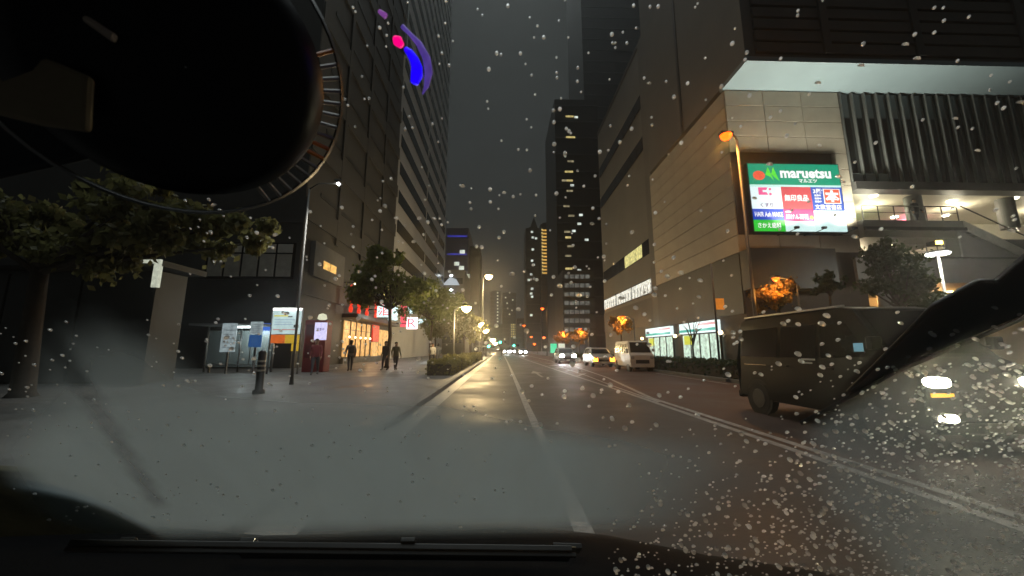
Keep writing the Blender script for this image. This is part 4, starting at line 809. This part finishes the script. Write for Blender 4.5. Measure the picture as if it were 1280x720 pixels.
def film(polypx, strength, soft, name='veil_film', fade=None, streak=None):
    pts = [glass(*q, .009) for q in polypx]; P2 = [(p.x, (p.z - GP.z) / .7071) for p in pts]
    xs = [q[0] for q in P2]; ys = [q[1] for q in P2]; nx, ny = 110, 60; vs = []; al = []; fs = []
    def edge(x, y):
        ins = False; dm = 9
        for i in range(len(P2)):
            x0, y0 = P2[i]; x1, y1 = P2[i - 1]
            if (y0 > y) != (y1 > y) and x < (x1 - x0) * (y - y0) / (y1 - y0) + x0: ins = not ins
            dx, dy = x1 - x0, y1 - y0; u = max(0, min(1, ((x - x0) * dx + (y - y0) * dy) / (dx * dx + dy * dy))); dm = min(dm, math.hypot(x - x0 - u * dx, y - y0 - u * dy))
        return dm if ins else 0
    idx = {}
    for j in range(ny + 1):
        for i in range(nx + 1):
            x = min(xs) + (max(xs) - min(xs)) * i / nx; y = min(ys) + (max(ys) - min(ys)) * j / ny
            d = edge(x, y); tt = min(1, d / soft); idx[i, j] = len(vs); vs.append(gpt(x, y, .009)); a_ = strength * tt * tt * (3 - 2 * tt)
            if fade: a_ *= fade[2] + (1 - fade[2]) * max(0, min(1, (y - fade[0]) / (fade[1] - fade[0])))
            if fade: a_ *= max(0, min(1, (y - sl(640, 676)) / (sl(640, 654) - sl(640, 676))))
            if fade: xf = max(0, min(1, (sxy(980, 590)[0] - x) / (sxy(980, 590)[0] - sxy(660, 590)[0]))); a_ *= xf * xf * (3 - 2 * xf)
            if streak:
                (x0, y0), (x1, y1) = streak; dx, dy = x1 - x0, y1 - y0; u = max(0, min(1, ((x - x0) * dx + (y - y0) * dy) / (dx * dx + dy * dy))); dd = math.hypot(x - x0 - u * dx, y - y0 - u * dy); a_ *= .45 + .55 * min(1, max(0, dd - .008) / .012)
            al.append(a_)
    for j in range(ny):
        for i in range(nx):
            q = (idx[i, j], idx[i + 1, j], idx[i + 1, j + 1], idx[i, j + 1])
            if max(al[k] for k in q) > 0: fs.append(q)
    o = MB().add(vs, fs).build(name, fm, ws, fix=False); a = o.data.attributes.new('film', 'FLOAT', 'POINT'); a.data.foreach_set('value', al); return o
def sxy(px, py): p = glass(px, py); return (p.x, (p.z - GP.z) / .7071)
def sl(px, py): return sxy(px, py)[1]
film([(-30, 560), (10, 480), (40, 410), (120, 385), (215, 420), (270, 468), (400, 478), (560, 482), (700, 520), (1050, 560), (1060, 720), (760, 780), (560, 760), (300, 760), (150, 700), (20, 640)], 1.0, .1, fade=(sl(640, 470), sl(640, 556), .55), streak=(sxy(50, 420), sxy(192, 634)))  # left veil and its dark streak imitate a dashboard reflection in the film
film([(985, 540), (1100, 476), (1300, 396), (1330, 740), (1120, 740), (1000, 620)], .4, .07)
# bonnet edge and cowl outside the glass
bon = M('bonnet_black', (.004, .004, .0045), .6, var=.4, scale=8, bump=.1, spec=.05)
row = [(-200, 640), (0, 642), (120, 648), (230, 655), (330, 664), (420, 662), (500, 652), (560, 646), (640, 650), (760, 664), (880, 688), (990, 704), (1100, 722), (1300, 760)]
vs = []; fs = []
for px, py in row:
    r = ray(px, py); q = EYE + r * (1.32 / r.y)
    vs += [(q.x, 1.32, q.z - .012), (q.x, 1.26, q.z), (q.x, 1.1, q.z - .03), (q.x, .98, q.z - .16), (q.x, .94, q.z - .6)]
for i in range(len(row) - 1):
    for k in range(4): fs.append((i * 5 + k, i * 5 + k + 1, i * 5 + k + 6, i * 5 + k + 5))
MB().add(vs, fs).build('bonnet', bon, car, True)
def cwedge(name, pts, d, mat): return MB().prism([glass(px, py, d) for px, py in pts], GN * .012).build(name, mat, car, bevel=.003)
cwedge('added_dark_corner', [(-60, 588), (0, 589), (50, 593), (95, 602), (135, 616), (168, 632), (200, 650), (215, 664), (-60, 674)], .03, M('dark_corner_olive', (.13, .115, .065), .8, var=.4, scale=10, spec=.1))  # added dark wedge, stands in for the darkness at lower left
# resting wiper along the bottom of the glass
wm = M('wiper_black', (.02, .019, .018), .38, coat=.3)
def gq(px, py, d): return glass(px, py, d)
def strip(name, a, b, wpx, d0, d1, mat, par):       # flat bar lying on the glass between two points
    A_, B_ = gq(*a, d0), gq(*b, d0); dr = (B_ - A_).normalized(); up = GN.cross(dr).normalized()
    return MB().prism([A_ - up * wpx, B_ - up * wpx, B_ + up * wpx, A_ + up * wpx], GN * (d1 - d0)).build(name, mat, par, bevel=.0015)
wp = strip('wiper', (85, 683), (715, 690), .007, .012, .024, wm, car)
strip('rubber_strip', (80, 690), (720, 697), .006, .002, .011, rubber, wp)
sheen = M('wiper_highlight', (.4, .3, .17), .35, .3)  # brown highlight along the blade, painted as a strip
strip('highlight_spine', (92, 677), (720, 685), .0018, .0245, .027, sheen, wp)
for px in (160, 310, 510): strip('clip', (px - 9, 680), (px + 9, 680), .013, .0245, .034, wm, wp)
strip('end_cap', (690, 688), (726, 689), .017, .0245, .036, wm, wp)
strip('wiper_arm', (300, 696), (712, 700), .012, .026, .04, wm, wp)
# second wiper lifted across the right of the glass
def plate(name, pxs, d0, d1, mat, par, bev=.002): return MB().prism([gq(px, py, d0) for px, py in pxs], GN * (d1 - d0)).build(name, mat, par, bevel=bev)
w2 = plate('wiper', [(1060, 492), (1098, 455), (1168, 383), (1226, 351), (1248, 352), (1300, 306), (1300, 386), (1120, 462), (1070, 492)], .014, .02, wm, car)
plate('highlight_spine', [(1168, 381), (1226, 349), (1248, 350), (1300, 303), (1300, 306), (1248, 353), (1226, 352), (1168, 384)], .021, .023, grey_metal, w2, 0)  # pale ridge strips paint the highlights along the bar
plate('highlight_spine', [(1195, 398), (1300, 340), (1300, 343), (1195, 401)], .021, .023, grey_metal, w2, 0)
plate('rubber_strip', [(1000, 528), (1120, 463), (1300, 387), (1300, 392), (1122, 467), (1002, 532)], .012, .0135, rubber, w2, 0)
# ------------------------------------------------------------------ suction mount on the glass, up on the left
def campt(px, py, depth): return EYE + ray(px, py) * depth          # depth along the view axis
c0 = campt(232, 84, .2); ax = (EYE - c0).normalized(); e1 = ax.cross(Vector((0, 0, 1))).normalized(); e2 = ax.cross(e1)
mt_ = thing('suction_mount', 'dark round suction-cup mount with ribbed clear rim stuck to the windshield', 'mount', c0)
cupm = M('cup_black', (.0016, .0019, .0042), .35, spec=.2)
def rings(prof, n=48):
    vs = []; fs = []
    for r, d in prof:
        for k in range(n): a = 2 * math.pi * k / n; vs.append(c0 + (e1 * math.cos(a) + e2 * math.sin(a)) * r + ax * d)
    for i in range(len(prof) - 1):
        for k in range(n): fs.append((i * n + k, i * n + (k + 1) % n, (i + 1) * n + (k + 1) % n, (i + 1) * n + k))
    return MB().add(vs, fs)
rc = .069; m_ = rings([(rc * .97, -.012), (rc, -.006), (rc * .98, .0), (rc * .8, .006), (rc * .4, .009), (.0005, .0095)]); m_.build('cup', cupm, mt_, True)
rings([(rc * 1.165, -.012), (rc * 1.195, -.010), (rc * 1.165, -.008)], 56).build('rim', M('rim_black', (.006, .006, .006), .4), mt_, True)
ribm = M('rib_clear', (.3, .27, .24), .4); ribo = M('rib_orange_lit', (.8, .25, .03), .4)  # orange ribs carry caught lamp light in their colour
for k in range(16):
    a = R(212 - k * 5.6); d = e1 * math.cos(a) + e2 * math.sin(a); n_ = ax.cross(d)
    MB().tube([c0 + d * rc * 1.0 - ax * .009, c0 + d * rc * 1.165 - ax * .010 + n_ * .0015], .0014, 5).build('rib', ribo if k in (0, 8, 9) else ribm, mt_)
# arm towards the left
def cpoly(name, pts, dep, th, mat, par): return MB().prism([campt(px, py, dep) for px, py in pts], -cam_axis * th).build(name, mat, par, bevel=.002)
cam_axis = Vector((math.sin(YAW) * math.cos(PITCH), math.cos(YAW) * math.cos(PITCH), math.sin(PITCH)))
cpoly('arm', [(-60, -60), (200, -60), (200, 90), (160, 190), (100, 204), (55, 214), (-60, 240)], .206, .004, cupm, mt_)
tanm = M('arm_tan', (.11, .085, .05), .8, var=.35, scale=12)
cpoly('arm_pad', [(-60, 40), (10, 52), (122, 100), (118, 168), (60, 160), (-60, 130)], .172, .004, tanm, mt_)
cpoly('arm_edge', [(62, -4), (70, -6), (150, 46), (146, 56)], .172, .003, M('arm_edge', (.25, .2, .17), .7), mt_)
# windshield reflection by the mount, imitated by glowing blue and magenta tubes
refl = thing('reflection_arc', 'small blue and magenta reflection high on the windshield, imitated by glowing tubes', 'light', campt(515, 80, .26))
def arc(name, pts, rpx, mat): MB().tube([campt(px, py, .25) for px, py in pts], [w / 470 * .25 for w in rpx], 10).build(name, mat, refl, True)
arc('blue_arc', [(507, 61), (513, 67), (518, 75), (521, 84), (521, 94), (518, 104)], [3, 5, 6, 7, 7.5, 5], E('refl_blue', (.012, .0, 1), 1.0, .05, 40))
arc('magenta_spot', [(493, 47), (497, 51), (502, 57)], [3, 6.5, 4], E('refl_magenta', (1, .0, .22), 1.0, .05, 40))
arc('faint_arc', [(503, 33), (512, 42), (524, 55), (533, 72), (536, 90), (533, 108), (528, 118)], [3, 2.5, 4, 5, 5, 3, .6], E('refl_violet', (.16, .09, .55), .42, .25, 60))
arc('faint_spot', [(474, 14), (482, 20)], [2.5, 3.5], E('refl_lilac', (.35, .1, .5), .5, .2, 60))

# ================================================================== rain drops clinging to the glass
dropm = bpy.data.materials.new('rain_water'); dropm.use_nodes = True; dt = dropm.node_tree; dt.nodes.remove(dt.nodes['Principled BSDF'])
gl = dt.nodes.new('ShaderNodeBsdfGlass'); gl.inputs['IOR'].default_value = 1.33; gl.inputs['Roughness'].default_value = .07
tr = dt.nodes.new('ShaderNodeBsdfTranslucent'); tr.inputs['Color'].default_value = (1, 1, 1, 1); mxd = dt.nodes.new('ShaderNodeMixShader'); mxd.inputs[0].default_value = .5
oi = dt.nodes.new('ShaderNodeObjectInfo'); ge = dt.nodes.new('ShaderNodeNewGeometry'); a1 = dt.nodes.new('ShaderNodeMath'); a2 = dt.nodes.new('ShaderNodeMath'); a2.operation = 'FRACT'; a3 = dt.nodes.new('ShaderNodeMapRange'); a3.inputs[3].default_value = .3; a3.inputs[4].default_value = 1.0
dt.links.new(oi.outputs['Random'], a1.inputs[0]); dt.links.new(ge.outputs['Random Per Island'], a1.inputs[1]); dt.links.new(a1.outputs[0], a2.inputs[0]); dt.links.new(a2.outputs[0], a3.inputs[0]); dt.links.new(a3.outputs[0], mxd.inputs[0])
dt.links.new(gl.outputs[0], mxd.inputs[1]); dt.links.new(tr.outputs[0], mxd.inputs[2]); dt.links.new(mxd.outputs[0], dt.nodes['Material Output'].inputs['Surface'])
def drop_mesh():
    vs = []; fs = []; n = 10
    for r, z in ((1, 0), (.9, .45), (.52, .8)):
        for k in range(n): a = 2 * math.pi * k / n; vs.append((r * math.cos(a), r * math.sin(a) * 1.08, z))
    vs.append((0, 0, .92))
    for i in range(2):
        for k in range(n): fs.append((i * n + k, i * n + (k + 1) % n, (i + 1) * n + (k + 1) % n, (i + 1) * n + k))
    for k in range(n): fs.append((2 * n + k, 2 * n + (k + 1) % n, 3 * n))
    return vs, fs
dv, dfc = drop_mesh(); dm = MB().add(dv, dfc).mesh('raindrop')
q_rot = Matrix((Vector((1, 0, 0)), Vector((0, -.7071, .7071)), GN)).transposed()
g = random.Random(99); drops = []
def scatter(n, x0, x1, y0, y1, s0, s1, dens=None):
    c = 0; tries = 0
    while c < n and tries < n * 60:
        tries += 1; px, py = g.uniform(x0, x1), g.uniform(y0, y1)
        if dens and g.random() > dens(px, py): continue
        p = glass(px, py); dep = (p - EYE).dot(cam_axis); d = s0 + (s1 - s0) * g.random() ** 2.2
        drops.append((d, p, d / 2 / F * dep)); c += 1
scatter(110, 430, 725, 0, 400, 2.6, 5.6); scatter(95, 690, 920, 0, 420, 2.6, 5.6); scatter(60, 920, 1280, 0, 300, 3.6, 7.5)
scatter(120, 230, 640, 230, 480, 2.5, 6.5); scatter(260, 0, 640, 400, 660, 2, 4.8); scatter(90, 640, 920, 330, 560, 3.5, 7.5); scatter(60, 910, 1280, 380, 470, 4.5, 8.5)
scatter(1800, 760, 1300, 455, 735, 2.2, 6.4, lambda x, y: max(.03, min(1, ((x - 900) / 200 + (y - 520) / 110) * .55)))
drops.sort(key=lambda q: -q[0])
for d, p, r in drops[:300]:
    o = put('raindrop', dm, dropm, None, True); o.location = p + GN * .0005; o.scale = (r, r, r); o.rotation_euler = q_rot.to_euler()
    tag(o, 'clear rain drop clinging to the windshield glass', 'raindrop', 'rain drops on the windshield')
m_ = MB()
for d, p, r in drops[300:]: m_.add([q_rot @ (Vector(v) * r) + p + GN * .0005 for v in dv], dfc)
o = m_.build('rain', dropm, None, True, fix=False); o['kind'] = 'stuff'; tag(o, 'fine spray of tiny rain drops over the windshield', 'rain')

# ================================================================== drizzle in the air
hz = bpy.data.materials.new('haze'); hz.use_nodes = True; ht = hz.node_tree; ht.nodes.remove(ht.nodes['Principled BSDF']); pv_ = ht.nodes.new('ShaderNodeVolumePrincipled')
pv_.inputs['Color'].default_value = (.9, .92, .92, 1); pv_.inputs['Density'].default_value = .0003; pv_.inputs['Anisotropy'].default_value = .75; ht.links.new(pv_.outputs[0], ht.nodes['Material Output'].inputs['Volume'])
HAZE = MB().box(-130, 130, -30, 480, -1.2, 240).build('haze', hz); HAZE['kind'] = 'stuff'; tag(HAZE, 'thin night drizzle hanging in the street air', 'haze')
